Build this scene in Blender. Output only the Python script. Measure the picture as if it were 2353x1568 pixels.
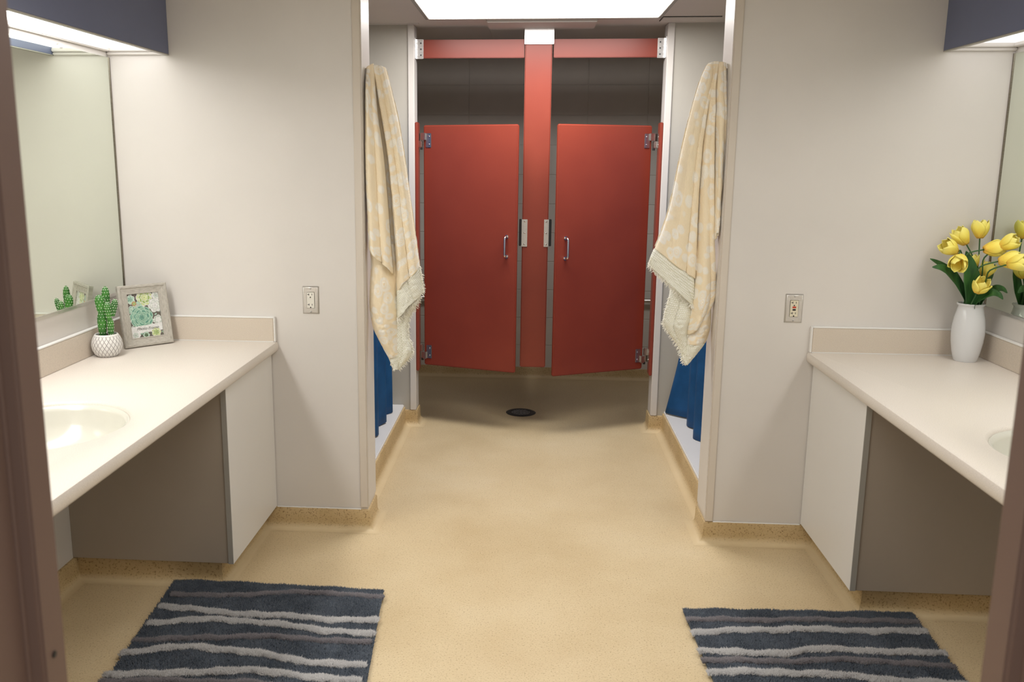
import bpy, bmesh, math, random
import numpy as np
from mathutils import Vector, Matrix, noise

for o in list(bpy.data.objects):
    bpy.data.objects.remove(o, do_unlink=True)
scene = bpy.context.scene
col = scene.collection
random.seed(7)
rng = np.random.default_rng(7)

# ------------------------------------------------------------------ camera
CAM_H, YAW, PITCH, ROLL, FPX = 1.5641, 0.077, 0.1964, 0.0043, 2071.31
cam_d = bpy.data.cameras.new('camera')
cam = bpy.data.objects.new('camera', cam_d)
col.objects.link(cam)
_R = Vector((math.cos(YAW), math.sin(YAW), 0))
_F = Vector((-math.sin(YAW) * math.cos(PITCH), math.cos(YAW) * math.cos(PITCH), -math.sin(PITCH)))
_U = _R.cross(_F)
_X = math.cos(ROLL) * _R + math.sin(ROLL) * _U
_Y = -math.sin(ROLL) * _R + math.cos(ROLL) * _U
_M = Matrix((_X, _Y, -_F)).transposed().to_4x4()
_M.translation = Vector((0, 0, CAM_H))
cam.matrix_world = _M
cam_d.sensor_fit = 'HORIZONTAL'
cam_d.sensor_width = 36.0
cam_d.lens = FPX * 36.0 / 2353.0
cam_d.shift_x = (1176.5 - 1061.97) / 2353.0
cam_d.shift_y = -(784.0 - 779.66) / 2353.0
cam_d.clip_start = 0.02
cam_d.dof.use_dof = True
cam_d.dof.focus_distance = 4.2
cam_d.dof.aperture_fstop = 6.3
scene.camera = cam

# ------------------------------------------------------------------ world, exposure, lamp outputs
world = bpy.data.worlds.new('world')
scene.world = world
world.use_nodes = True
world.node_tree.nodes['Background'].inputs[0].default_value = (0.75, 0.72, 0.68, 1)
world.node_tree.nodes['Background'].inputs[1].default_value = 0.4
scene.view_settings.view_transform = 'Standard'
scene.view_settings.look = 'None'
scene.view_settings.exposure = 0.95
scene.view_settings.gamma = 1.0
scene.view_settings.use_curve_mapping = False
LAMP_COL = (1.0, 0.972, 0.938)
E_TROFFER_IN = 8.5      # panel in the shower corridor
E_ROOM_FILL = 4.0    # unseen panel added to brighten the wash room
E_VAN_L = 8.8
E_VAN_R = 4.6

# ------------------------------------------------------------------ dimensions
XL, XR = -1.696, 1.762          # side walls
Y0, Y1, Y1B = 0.95, 3.61, 3.78  # near wall, middle wall front/back
Y2, Y2B, Y4 = 5.17, 5.29, 6.45  # shower end stub, block wall
HC = 2.294                      # ceiling
OL, OR = -0.68, 0.742           # middle opening
PL, PR = -0.672, 0.709          # stall opening
ZC = 0.82                       # counter top


# ------------------------------------------------------------------ materials
def lin(c):
    return tuple(((v / 255) / 12.92 if v / 255 <= 0.04045 else ((v / 255 + 0.055) / 1.055) ** 2.4) for v in c)


def base_mat(name, c, rough=0.5, metal=0.0, spec=0.5, coat=0.0):
    m = bpy.data.materials.new(name)
    m.use_nodes = True
    b = m.node_tree.nodes['Principled BSDF']
    b.inputs['Base Color'].default_value = (*c, 1)
    b.inputs['Roughness'].default_value = rough
    b.inputs['Metallic'].default_value = metal
    b.inputs['Specular IOR Level'].default_value = spec
    b.inputs['Coat Weight'].default_value = coat
    b.inputs['Coat Roughness'].default_value = 0.15
    return m


def N(m, t, **kw):
    n = m.node_tree.nodes.new(t)
    for k, v in kw.items():
        setattr(n, k, v)
    return n


def L(m, a, b):
    m.node_tree.links.new(a, b)


def coords(m, kind='Object', scale=(1, 1, 1)):
    tc = N(m, 'ShaderNodeTexCoord')
    mp = N(m, 'ShaderNodeMapping')
    mp.inputs['Scale'].default_value = scale
    L(m, tc.outputs[kind], mp.inputs['Vector'])
    return mp.outputs['Vector']


def noise_tex(m, vec, scale, detail=3.0, rough=0.5):
    n = N(m, 'ShaderNodeTexNoise')
    n.inputs['Scale'].default_value = scale
    n.inputs['Detail'].default_value = detail
    n.inputs['Roughness'].default_value = rough
    L(m, vec, n.inputs['Vector'])
    return n.outputs['Fac']


def ramp(m, fac, stops):
    r = N(m, 'ShaderNodeValToRGB')
    els = r.color_ramp.elements
    while len(els) < len(stops):
        els.new(0.5)
    for e, (p, c) in zip(els, stops):
        e.position = p
        e.color = (*c, 1) if len(c) == 3 else c
    L(m, fac, r.inputs['Fac'])
    return r.outputs['Color']


def mix(m, fac, a, b, blend='MIX'):
    n = N(m, 'ShaderNodeMix', data_type='RGBA', blend_type=blend)
    for sock, v in ((0, fac), (6, a), (7, b)):
        if hasattr(v, 'is_linked'):
            L(m, v, n.inputs[sock])
        else:
            n.inputs[sock].default_value = v if sock == 0 else ((*v, 1) if len(v) == 3 else v)
    return n.outputs[2]


def math_n(m, op, a, b=None, c=None):
    n = N(m, 'ShaderNodeMath', operation=op)
    for i, v in enumerate((a, b, c)):
        if v is None:
            continue
        if hasattr(v, 'is_linked'):
            L(m, v, n.inputs[i])
        else:
            n.inputs[i].default_value = v
    return n.outputs[0]


def bump(m, h, strength=0.2, dist=0.002):
    n = N(m, 'ShaderNodeBump')
    n.inputs['Strength'].default_value = strength
    n.inputs['Distance'].default_value = dist
    L(m, h, n.inputs['Height'])
    L(m, n.outputs['Normal'], m.node_tree.nodes['Principled BSDF'].inputs['Normal'])


def bsdf(m):
    return m.node_tree.nodes['Principled BSDF']


def paint(name, c, rough=0.5, var=0.03, bscale=260, bstr=0.08, spec=0.4, metal=0.0, vscale=2.5):
    m = base_mat(name, c, rough, metal, spec)
    v = coords(m)
    f = noise_tex(m, v, vscale, 4)
    lo = tuple(x * (1 - var) for x in c)
    hi = tuple(min(1, x * (1 + var)) for x in c)
    L(m, ramp(m, f, [(0.3, lo), (0.7, hi)]), bsdf(m).inputs['Base Color'])
    bump(m, noise_tex(m, v, bscale, 2), bstr, 0.001)
    return m


M = {}
M['wall'] = paint('wall_paint', (0.71, 0.675, 0.64), 0.42)
M['panel'] = paint('shower_panel_paint', (0.49, 0.465, 0.415), 0.4)  # beige-grey, darkened in colour to stand in for weak sideways ceiling light
M['trim'] = paint('trim_paint', (0.66, 0.595, 0.52), 0.35)
M['block'] = paint('block_paint', (0.66, 0.63, 0.585), 0.55, 0.05, 180, 0.25)
M['ceiling'] = paint('ceiling_paint', (0.64, 0.60, 0.565), 0.8, 0.03)
M['white_lam'] = paint('white_laminate', (0.79, 0.775, 0.755), 0.35, 0.015)
M['taupe'] = paint('taupe_laminate', (0.39, 0.335, 0.275), 0.5, 0.03)
M['edge'] = paint('grey_edge_band', (0.36, 0.345, 0.31), 0.4)
M['caulk'] = paint('white_caulk', (0.84, 0.83, 0.81), 0.45, 0.02)
M['curb'] = paint('white_curb', (0.77, 0.76, 0.75), 0.35, 0.02)
M['sink'] = paint('cream_sink', (0.66, 0.645, 0.575), 0.18, 0.01, spec=0.5)
M['navy'] = paint('navy_laminate', lin((104, 111, 140)), 0.35, 0.05)
M['brown'] = paint('brown_frame_paint', lin((122, 98, 88)), 0.45, 0.05)
M['black'] = base_mat('black_rubber', (0.012, 0.012, 0.012), 0.6)
M['slot'] = base_mat('slot_black', (0.015, 0.014, 0.013), 0.7)
M['ivory'] = base_mat('ivory_plastic', (0.80, 0.775, 0.70), 0.3)
M['cream_pl'] = base_mat('cream_plastic', (0.76, 0.70, 0.54), 0.3)
M['redbtn'] = base_mat('red_button', lin((205, 70, 45)), 0.35)
M['vase'] = base_mat('white_ceramic', (0.70, 0.71, 0.725), 0.12, 0, 0.5, 0.3)


def metal(name, c, rough, aniso=(1, 1, 60)):
    m = base_mat(name, c, rough, 1.0)
    v = coords(m, 'Object', aniso)
    f = noise_tex(m, v, 40, 3)
    L(m, ramp(m, f, [(0.3, (rough * 0.8,) * 3), (0.7, (min(1, rough * 1.25),) * 3)]), bsdf(m).inputs['Roughness'])
    return m


M['chrome'] = metal('chrome', (0.80, 0.80, 0.80), 0.12)
M['steel'] = metal('brushed_steel', (0.70, 0.68, 0.65), 0.32)
M['alu'] = metal('bright_aluminium', (0.90, 0.90, 0.90), 0.28)
M['bronze'] = metal('bronze', (0.28, 0.245, 0.20), 0.3)
M['iron'] = metal('dark_iron', (0.075, 0.075, 0.082), 0.45)
M['grate'] = paint('worn_grate', (0.17, 0.17, 0.18), 0.4, 0.5, vscale=60)
M['zinc'] = metal('zinc_hinge', (0.56, 0.55, 0.535), 0.33)


def red_mat():
    m = base_mat('red_powder_coat', lin((158, 58, 46)), 0.36, 0, 0.45)
    v = coords(m)
    f = noise_tex(m, v, 3.0, 4)
    L(m, ramp(m, f, [(0.3, lin((134, 56, 42))), (0.7, lin((144, 62, 46)))]), bsdf(m).inputs['Base Color'])
    bump(m, noise_tex(m, v, 420, 2), 0.08, 0.0006)
    return m


M['red'] = red_mat()


def floor_mat():
    m = base_mat('epoxy_floor', (0.6, 0.48, 0.3), 0.4, 0, 0.4)
    v = coords(m)
    big = noise_tex(m, v, 1.6, 5, 0.6)
    c = ramp(m, big, [(0.3, lin((208, 186, 146))), (0.55, lin((217, 197, 159))), (0.75, lin((222, 204, 169)))])
    fine = noise_tex(m, v, 170, 3, 0.7)
    c = mix(m, ramp(m, fine, [(0.56, (0, 0, 0)), (0.70, (0.8, 0.8, 0.8))]), c, lin((138, 105, 62)))
    fine2 = noise_tex(m, v, 120, 1, 0.5)
    c = mix(m, ramp(m, fine2, [(0.25, (0.35, 0.35, 0.35)), (0.36, (0, 0, 0))]), c, lin((234, 220, 190)))
    vo = N(m, 'ShaderNodeTexVoronoi')
    vo.inputs['Scale'].default_value = 130
    L(m, v, vo.inputs['Vector'])
    c = mix(m, ramp(m, vo.outputs['Distance'], [(0.08, (0.45, 0.45, 0.45)), (0.16, (0, 0, 0))]), c, lin((128, 96, 60)))
    L(m, c, bsdf(m).inputs['Base Color'])
    L(m, ramp(m, big, [(0.3, (0.34,) * 3), (0.7, (0.5,) * 3)]), bsdf(m).inputs['Roughness'])
    bump(m, noise_tex(m, v, 190, 3), 0.12, 0.001)
    return m


M['floor'] = floor_mat()


def cove_mat():
    m = base_mat('epoxy_cove', (0.5, 0.38, 0.22), 0.5, 0, 0.35)
    v = coords(m)
    big = noise_tex(m, v, 1.6, 5, 0.6)
    low = ramp(m, big, [(0.3, lin((208, 186, 146))), (0.55, lin((217, 197, 159))), (0.75, lin((222, 204, 169)))])
    c = ramp(m, noise_tex(m, v, 6, 4), [(0.3, lin((192, 166, 120))), (0.7, lin((208, 184, 142)))])
    fine = noise_tex(m, v, 150, 2, 0.6)
    c = mix(m, ramp(m, fine, [(0.55, (0, 0, 0)), (0.68, (0.7,) * 3)]), c, lin((122, 94, 54)))
    sx = N(m, 'ShaderNodeSeparateXYZ')
    L(m, v, sx.inputs[0])
    mr = N(m, 'ShaderNodeMapRange', interpolation_type='SMOOTHSTEP')
    mr.inputs['From Min'].default_value = 0.001
    mr.inputs['From Max'].default_value = 0.03
    L(m, sx.outputs['Z'], mr.inputs['Value'])
    L(m, mix(m, mr.outputs[0], low, c), bsdf(m).inputs['Base Color'])
    bump(m, noise_tex(m, v, 150, 3), 0.3, 0.002)
    return m


M['cove'] = cove_mat()


def counter_mat(name, c):
    m = base_mat(name, c, 0.33, 0, 0.4)
    v = coords(m)
    f = noise_tex(m, v, 420, 2, 0.6)
    cc = ramp(m, f, [(0.32, tuple(x * 0.86 for x in c)), (0.5, c), (0.7, tuple(min(1, x * 1.07) for x in c))])
    L(m, cc, bsdf(m).inputs['Base Color'])
    return m


M['counter'] = counter_mat('solid_surface', (0.745, 0.685, 0.62))
M['splash'] = counter_mat('backsplash_surface', (0.655, 0.575, 0.485))


def mirror_mat():
    m = base_mat('mirror_glass', (0.80, 0.85, 0.765), 0.02, 1.0)
    v = coords(m)
    L(m, ramp(m, noise_tex(m, v, 3, 2), [(0.3, (0.015,) * 3), (0.7, (0.03,) * 3)]), bsdf(m).inputs['Roughness'])
    return m


M['mirror'] = mirror_mat()


def lamp_mat(name, strength, ridges=None, fade=None):
    m = bpy.data.materials.new(name)
    m.use_nodes = True
    nt = m.node_tree
    nt.nodes.clear()
    out = nt.nodes.new('ShaderNodeOutputMaterial')
    em = nt.nodes.new('ShaderNodeEmission')
    em.inputs['Color'].default_value = (*LAMP_COL, 1)
    em.inputs['Strength'].default_value = strength
    s = None
    if ridges:
        v = coords(m)
        w = N(m, 'ShaderNodeTexWave', wave_type='BANDS', bands_direction='X')
        w.inputs['Scale'].default_value = ridges
        L(m, v, w.inputs['Vector'])
        s = math_n(m, 'MULTIPLY_ADD', w.outputs['Fac'], 0.3, 0.75)
    if fade:   # the tube ends before the lens does
        sx = N(m, 'ShaderNodeSeparateXYZ')
        L(m, coords(m), sx.inputs[0])
        mr = N(m, 'ShaderNodeMapRange', interpolation_type='SMOOTHSTEP')
        mr.inputs['From Min'].default_value = fade[0]
        mr.inputs['From Max'].default_value = fade[1]
        mr.inputs['To Min'].default_value = 1.0
        mr.inputs['To Max'].default_value = fade[2]
        L(m, sx.outputs['Y'], mr.inputs['Value'])
        s = math_n(m, 'MULTIPLY', s, mr.outputs[0]) if s else mr.outputs[0]
    if s:
        L(m, math_n(m, 'MULTIPLY', s, strength), em.inputs['Strength'])
    nt.links.new(em.outputs[0], out.inputs[0])
    return m


# ------------------------------------------------------------------ mesh helpers
ORG = {}


class MB:
    def __init__(s):
        s.v, s.f, s.mi, s.uv = [], [], [], []

    def add(s, vs, fs, mi=0):
        b = len(s.v)
        s.v += [Vector(p) for p in vs]
        for f in fs:
            s.f.append([i + b for i in f])
            s.mi.append(mi)
        return s

    def box(s, x0, x1, y0, y1, z0, z1, mi=0):
        vs = [(x, y, z) for z in (z0, z1) for y in (y0, y1) for x in (x0, x1)]
        return s.add(vs, [(0, 2, 3, 1), (4, 5, 7, 6), (0, 1, 5, 4), (2, 6, 7, 3), (0, 4, 6, 2), (1, 3, 7, 5)], mi)

    def prism(s, poly, z0, z1, mi=0):       # poly in xy, counter-clockwise
        n = len(poly)
        vs = [(x, y, z0) for x, y in poly] + [(x, y, z1) for x, y in poly]
        fs = [tuple(range(n - 1, -1, -1)), tuple(range(n, 2 * n))]
        fs += [(i, (i + 1) % n, n + (i + 1) % n, n + i) for i in range(n)]
        return s.add(vs, fs, mi)

    def tube(s, path, r, n=10, mi=0, caps=True):
        path = [Vector(p) for p in path]
        rs = r if isinstance(r, (list, tuple)) else [r] * len(path)
        vs, fs = [], []
        t0 = (path[1] - path[0]).normalized()
        a = Vector((0, 0, 1)) if abs(t0.z) < 0.9 else Vector((1, 0, 0))
        u = t0.cross(a).normalized()
        for i, p in enumerate(path):
            t = (path[min(i + 1, len(path) - 1)] - path[max(i - 1, 0)]).normalized()
            u = (u - t * u.dot(t)).normalized()
            w = t.cross(u)
            for k in range(n):
                an = 2 * math.pi * k / n
                vs.append(p + (u * math.cos(an) + w * math.sin(an)) * rs[i])
        for i in range(len(path) - 1):
            for k in range(n):
                k2 = (k + 1) % n
                fs.append((i * n + k, i * n + k2, (i + 1) * n + k2, (i + 1) * n + k))
        if caps:
            fs.append(tuple(range(n - 1, -1, -1)))
            fs.append(tuple(range((len(path) - 1) * n, len(path) * n)))
        return s.add(vs, fs, mi)

    def lathe(s, prof, c=(0, 0, 0), n=32, mi=0, caps=True):
        vs, fs = [], []
        for r, z in prof:
            for k in range(n):
                an = 2 * math.pi * k / n
                vs.append((c[0] + r * math.cos(an), c[1] + r * math.sin(an), c[2] + z))
        for i in range(len(prof) - 1):
            for k in range(n):
                k2 = (k + 1) % n
                fs.append((i * n + k, i * n + k2, (i + 1) * n + k2, (i + 1) * n + k))
        if caps:
            fs.append(tuple(range(n - 1, -1, -1)))
            fs.append(tuple(range((len(prof) - 1) * n, len(prof) * n)))
        return s.add(vs, fs, mi)

    def blob(s, p0, p1, w, d, n=14, rings=12, mi=0, side=None, fat=0.55):
        """flattened rounded pad from p0 (base) to p1 (tip); w, d half sizes."""
        p0, p1 = Vector(p0), Vector(p1)
        t = (p1 - p0)
        ln = t.length
        t.normalize()
        side = Vector(side) if side else Vector((1, 0, 0))
        u = (side - t * side.dot(t)).normalized()
        q = t.cross(u)
        vs, fs = [], []
        for i in range(rings + 1):
            a = 1 - (1 - i / rings) ** 1.5
            prof = (0.62 + 0.38 * math.sin(math.pi / 2 * a / 0.66)) if a < 0.66 else math.sqrt(max(0.0, 1 - ((a - 0.66) / 0.34) ** 2))
            prof = max(prof, 0.02)
            for k in range(n):
                an = 2 * math.pi * k / n
                vs.append(p0 + t * ln * a + u * math.cos(an) * w * prof + q * math.sin(an) * d * prof)
        for i in range(rings):
            for k in range(n):
                k2 = (k + 1) % n
                fs.append((i * n + k, i * n + k2, (i + 1) * n + k2, (i + 1) * n + k))
        fs.append(tuple(range(n - 1, -1, -1)))
        fs.append(tuple(range(rings * n, (rings + 1) * n)))
        return s.add(vs, fs, mi)

    def grid(s, fn, nu, nv, mi=0):
        vs = [fn(i / nu, j / nv) for j in range(nv + 1) for i in range(nu + 1)]
        fs = [(j * (nu + 1) + i, j * (nu + 1) + i + 1, (j + 1) * (nu + 1) + i + 1, (j + 1) * (nu + 1) + i)
              for j in range(nv) for i in range(nu)]
        return s.add(vs, fs, mi)

    def xf(s, mat):
        s.v = [mat @ p for p in s.v]
        return s

    def build(s, name, mats, parent=None, bevel=0.0, smooth=True, org=None, seg=2, angle=35, uvs=None):
        o_w = Vector(org) if org is not None else (ORG[parent.name] if parent else Vector((0, 0, 0)))
        me = bpy.data.meshes.new(name)
        me.from_pydata([tuple(p - o_w) for p in s.v], [], s.f)
        for mt in (mats if isinstance(mats, (list, tuple)) else [mats]):
            me.materials.append(mt)
        if any(s.mi):
            me.polygons.foreach_set('material_index', s.mi)
        if uvs is not None:
            ul = me.uv_layers.new(name='UVMap')
            li = np.empty(len(me.loops), dtype=np.int32)
            me.loops.foreach_get('vertex_index', li)
            ul.data.foreach_set('uv', np.asarray(uvs, dtype=np.float32)[li].ravel())
        if bevel > 0:
            bm = bmesh.new()
            bm.from_mesh(me)
            es = [e for e in bm.edges if len(e.link_faces) == 2 and e.calc_face_angle(0) > 0.5]
            bmesh.ops.bevel(bm, geom=es, offset=bevel, segments=seg, affect='EDGES', clamp_overlap=True)
            bm.to_mesh(me)
            bm.free()
        if smooth:
            me.shade_smooth()
            me.set_sharp_from_angle(angle=math.radians(angle))
        me.update()
        return link(name, me, parent, o_w)


def link(name, me, parent, o_w):
    o = bpy.data.objects.new(name, me)
    col.objects.link(o)
    ORG[o.name] = Vector(o_w)
    if parent:
        o.parent = parent
        o.location = Vector(o_w) - ORG[parent.name]
    else:
        o.location = o_w
    return o


def thing(name, label, cat, loc, group=None):
    o = bpy.data.objects.new(name, None)
    o.empty_display_size = 0.05
    col.objects.link(o)
    o.location = loc
    ORG[o.name] = Vector(loc)
    return tag(o, label, cat, group)


def tag(o, label, cat, group=None):
    o['label'] = label
    o['category'] = cat
    if group:
        o['group'] = group
    return o


def struct(o, label):
    o['kind'] = 'structure'
    o['label'] = label
    o['category'] = o.name.split('_')[0]
    return o


def lerp_curve(c, t):
    x = t * (len(c) - 1)
    i = min(int(x), len(c) - 2)
    f = x - i
    p0 = Vector(c[max(i - 1, 0)])
    p1, p2 = Vector(c[i]), Vector(c[i + 1])
    p3 = Vector(c[min(i + 2, len(c) - 1)])
    return 0.5 * ((2 * p1) + (p2 - p0) * f + (2 * p0 - 5 * p1 + 4 * p2 - p3) * f * f + (3 * p1 - p0 - 3 * p2 + p3) * f ** 3)


# ================================================================== THE SETTING
fl = MB().box(XL - 0.1, XR + 0.1, -0.6, Y4 + 0.1, -0.06, 0.0).build('floor', M['floor'])
struct(fl, 'tan speckled epoxy floor running through to the red stalls')
ce = MB().box(XL - 0.1, XR + 0.1, Y0, Y4 + 0.1, HC, HC + 0.08).build('ceiling', M['ceiling'])
struct(ce, 'dull taupe ceiling around the bright light panel')
# sagging access panel and the plaster seams of the ceiling beside it
MB().box(-0.262, 0.318, 4.985, 5.275, HC - 0.018, HC + 0.01).build('access_panel', M['ceiling'], ce, 0.003)
for (a, b, c, d) in ((-0.275, -0.265, 4.95, 5.9), (-0.95, -0.70, 5.13, 5.146), (-0.70, -0.64, 5.11, 5.14)):
    MB().box(a, b, c, d, HC - 0.004, HC + 0.01).build('seam_strip', M['ceiling'], ce, 0.001)

w = MB().box(XL - 0.1, XL, Y0 - 0.15, Y4 + 0.1, 0, HC + 0.05).build('wall_left', M['wall'])
struct(w, 'off-white side wall behind the left mirror and vanity')
w = MB().box(XR, XR + 0.1, Y0 - 0.15, Y4 + 0.1, 0, HC + 0.05).build('wall_right', M['wall'])
struct(w, 'off-white side wall behind the right mirror and vanity')
w = MB()
w.box(XL, -0.60, 0.80, Y0, 0, HC)
w.box(0.555, XR, 0.80, Y0, 0, HC)
w.box(-0.60, 0.555, 0.80, Y0, 2.10, HC)
w = w.build('wall_near', M['wall'])
struct(w, 'wall around the brown entrance door frame')
for nm, x0, x1, lb in (('wall_middle_left', XL, OL, 'off-white partition wall with the plain steel-plated outlet'),
                       ('wall_middle_right', OR, XR, 'off-white partition wall with the red-buttoned outlet')):
    w = MB().box(x0, x1, Y1, Y1B, 0, HC).build(nm, M['wall'])
    struct(w, lb)
for nm, x0, x1, lb in (('wall_shower_left', XL, PL - 0.036, 'beige end panel of the left shower beside the stalls'),
                       ('wall_shower_right', PR + 0.036, XR, 'beige end panel of the right shower beside the stalls')):
    w = MB().box(x0, x1, Y2, Y2B, 0, HC).build(nm, M['panel'])
    struct(w, lb)
# corner trims
k = 1
for x0, x1, y0, y1, z0, lb in ((OL - 0.032, OL + 0.002, Y1 - 0.007, Y1B + 0.004, 0.1, 'beige corner trim of the opening beside the left towel'),
                               (OR - 0.002, OR + 0.03, Y1 - 0.007, Y1B + 0.004, 0.09, 'beige corner trim of the opening beside the right towel'),
                               (PL - 0.036, PL, Y2 - 0.008, Y2B + 0.003, 0.096, 'pale edge trim of the left shower end panel'),
                               (PR, PR + 0.037, Y2 - 0.008, Y2B + 0.003, 0.098, 'pale edge trim of the right shower end panel')):
    t = MB().box(x0, x1, y0, y1, z0, HC).build('trim_%d' % k, M['trim'] if k < 3 else M['wall'], bevel=0.003)
    struct(t, lb)
    k += 1
# painted inner faces of the opening (wall colour, slightly proud of the beige trim)
for nm, x0, x1, lb in (('trim_5', OL + 0.0005, OL + 0.004, 'smooth pale reveal of the opening behind the left towel hook'),
                       ('trim_6', OR - 0.004, OR - 0.0005, 'smooth pale reveal of the opening behind the right towel hook')):
    t = MB().box(x0, x1, Y1 + 0.001, Y1B + 0.003, 0.11, HC).build(nm, M['wall'])
    struct(t, lb)

# block wall at the back: every block a piece of its own
wb = MB().box(XL - 0.05, XR + 0.05, Y4 + 0.004, Y4 + 0.12, 0, HC).build('wall_back', M['block'])
struct(wb, 'grey painted block wall behind the red stall doors')
blk_mesh = {}
PIT_X, PIT_Z = 0.4105, 0.2035
xs = [-0.457 + PIT_X * i for i in range(-3, 6)]
zs = [1.87 + PIT_Z * j for j in range(-9, 3)]
for j in range(len(zs) - 1):
    for i in range(len(xs) - 1):
        x0, x1 = max(xs[i], XL), min(xs[i + 1], XR)
        z0, z1 = zs[j], min(zs[j + 1], HC)
        key = (round(x1 - x0, 3), round(z1 - z0, 3))
        if key not in blk_mesh:
            b = MB().box(x0 + 0.002, x1 - 0.002, Y4, Y4 + 0.02, z0 + 0.002, z1 - 0.002).build('block', M['block'], wb, 0.002, org=(x0, Y4, z0), seg=1)
            blk_mesh[key] = b.data
        else:
            b = link('block', blk_mesh[key], wb, Vector((x0, Y4, z0)))


# cove bases: profile swept along the wall foot
def cove(name, path, side, h, label, zt=None):
    prof = [(0.0, h), (0.006, h - 0.002), (0.008, h - 0.008), (0.009, 0.04)]
    for a in range(1, 7):
        an = math.pi / 2 * a / 6
        prof.append((0.009 + 0.034 * (1 - math.cos(an)), 0.036 - 0.035 * math.sin(an)))
    prof.append((0.05, 0.0005))
    pts = [Vector((p[0], p[1])) for p in path]
    dirs = [(pts[i + 1] - pts[i]).normalized() for i in range(len(pts) - 1)]
    nrm = [Vector((d.y, -d.x)) * side for d in dirs]
    mb = MB()
    vs, fs = [], []
    for i, p in enumerate(pts):
        if i == 0:
            m = nrm[0]
        elif i == len(pts) - 1:
            m = nrm[-1]
        else:
            m = (nrm[i - 1] + nrm[i])
            m = m / max(0.3, m.dot(nrm[i]))
        for d, z in prof:
            q = p + m * d
            vs.append((q.x, q.y, z))
    n = len(prof)
    for i in range(len(pts) - 1):
        for j in range(n - 1):
            q = (i * n + j, i * n + j + 1, (i + 1) * n + j + 1, (i + 1) * n + j)
            fs.append(q if side > 0 else q[::-1])
    mb.add(vs, fs)
    o = mb.build(name, M['cove'], angle=50)
    return struct(o, label)


cove('baseboard_left', [(XL, Y0), (XL, 3.065), (-1.14, 3.065), (-1.14, Y1), (OL, Y1), (OL, Y1B), (-0.75, Y1B)], 1, 0.092,
     'speckled coved floor base below the left partition wall and vanity')
cove('baseboard_right', [(XR, Y0), (XR, 3.05), (1.19, 3.05), (1.19, Y1), (OR, Y1), (OR, Y1B), (0.79, Y1B)], -1, 0.089,
     'speckled coved floor base below the right partition wall and vanity')
cove('baseboard_curb_left', [(-0.746, Y1B - 0.02), (-0.746, Y2)], 1, 0.112, 'coved floor base along the left white shower curb')
cove('baseboard_curb_right', [(0.787, Y1B - 0.02), (0.787, Y2)], -1, 0.112, 'coved floor base along the right white shower curb')
cove('baseboard_stub_left', [(-0.80, Y2), (PL, Y2), (PL, Y2B), (XL, Y2B)], 1, 0.096, 'coved floor base of the left shower end panel')
cove('baseboard_stub_right', [(0.84, Y2), (PR, Y2), (PR, Y2B), (XR, Y2B)], -1, 0.098, 'coved floor base of the right shower end panel')
cove('baseboard_back', [(XL, Y4), (XR, Y4)], 1, 0.079, 'coved floor base under the grey block wall')
# toe boxes that carry the cove under the cabinets
for nm, x0, x1, y0, lb in (('trim_7', XL, -1.14, 3.065, 'recessed plinth under the left vanity cabinet'),
                           ('trim_8', 1.19, XR, 3.05, 'recessed plinth under the right vanity cabinet')):
    struct(MB().box(x0, x1, y0, Y1, 0, 0.093).build(nm, M['cove']), lb)
# white paint-and-caulk line where wall meets cove
for nm, x0, x1, z, lb in (('trim_9', -1.075, OL - 0.03, 0.092, 'ragged white caulk line above the left cove base'),
                          ('trim_10', OR + 0.03, 1.125, 0.089, 'ragged white caulk line above the right cove base')):
    mb = MB()
    n = 60
    pts = []
    for i in range(n + 1):
        x = x0 + (x1 - x0) * i / n
        pts.append((x, Y1 - 0.004, z + 0.0015 * noise.noise((x * 60, 3, 1))))
    mb.tube(pts, 0.0028, 6)
    struct(mb.build(nm, M['caulk']), lb)

# entrance door frame (brown pressed metal), the camera stands in it
fr = bpy.data.objects.new('door_1', None)
col.objects.link(fr)
ORG['door_1'] = Vector((0, 0.87, 0))
fr.location = (0, 0.87, 0)
struct(fr, 'brown metal entrance door frame at both picture edges')
lp = [(-0.55, 0.953), (-0.62, 0.953), (-0.62, 0.793), (-0.568, 0.793), (-0.568, 0.900), (-0.55, 0.904)]
rp = [(0.505, 0.953), (0.505, 0.904), (0.523, 0.900), (0.523, 0.793), (0.575, 0.793), (0.575, 0.953)]
MB().prism(lp, 0, 2.1).build('jamb', M['brown'], fr, 0.004, seg=3)
MB().prism(rp, 0, 2.1).build('jamb', M['brown'], fr, 0.004, seg=3)
MB().box(-0.62, 0.575, 0.793, 0.953, 2.05, 2.12).build('head', M['brown'], fr, 0.004)
MB().tube([(-0.5505, 0.925, 0.993), (-0.5485, 0.925, 0.993)], 0.004, 12).build('mute_button', M['iron'], fr)


# ================================================================== LIGHT FITTINGS
def troffer(x0, x1, y0, y1, e, label):
    t = thing('ceiling_light', label, 'light', ((x0 + x1) / 2, (y0 + y1) / 2, HC))
    mb = MB()
    f = 0.022
    for a in ((x0 - f, x1 + f, y0 - f, y0), (x0 - f, x1 + f, y1, y1 + f), (x0 - f, x0, y0, y1), (x1, x1 + f, y0, y1)):
        mb.box(*a, HC - 0.012, HC - 0.0005)
    mb.build('frame', M['bronze2'], t, 0.002)
    mb = MB()
    mb.add([(x0, y0, HC - 0.005), (x1, y0, HC - 0.005), (x1, y1, HC - 0.005), (x0, y1, HC - 0.005)], [(3, 2, 1, 0)])
    mb.build('diffuser', lamp_mat('troffer_lens', e), t)
    return t


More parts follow.
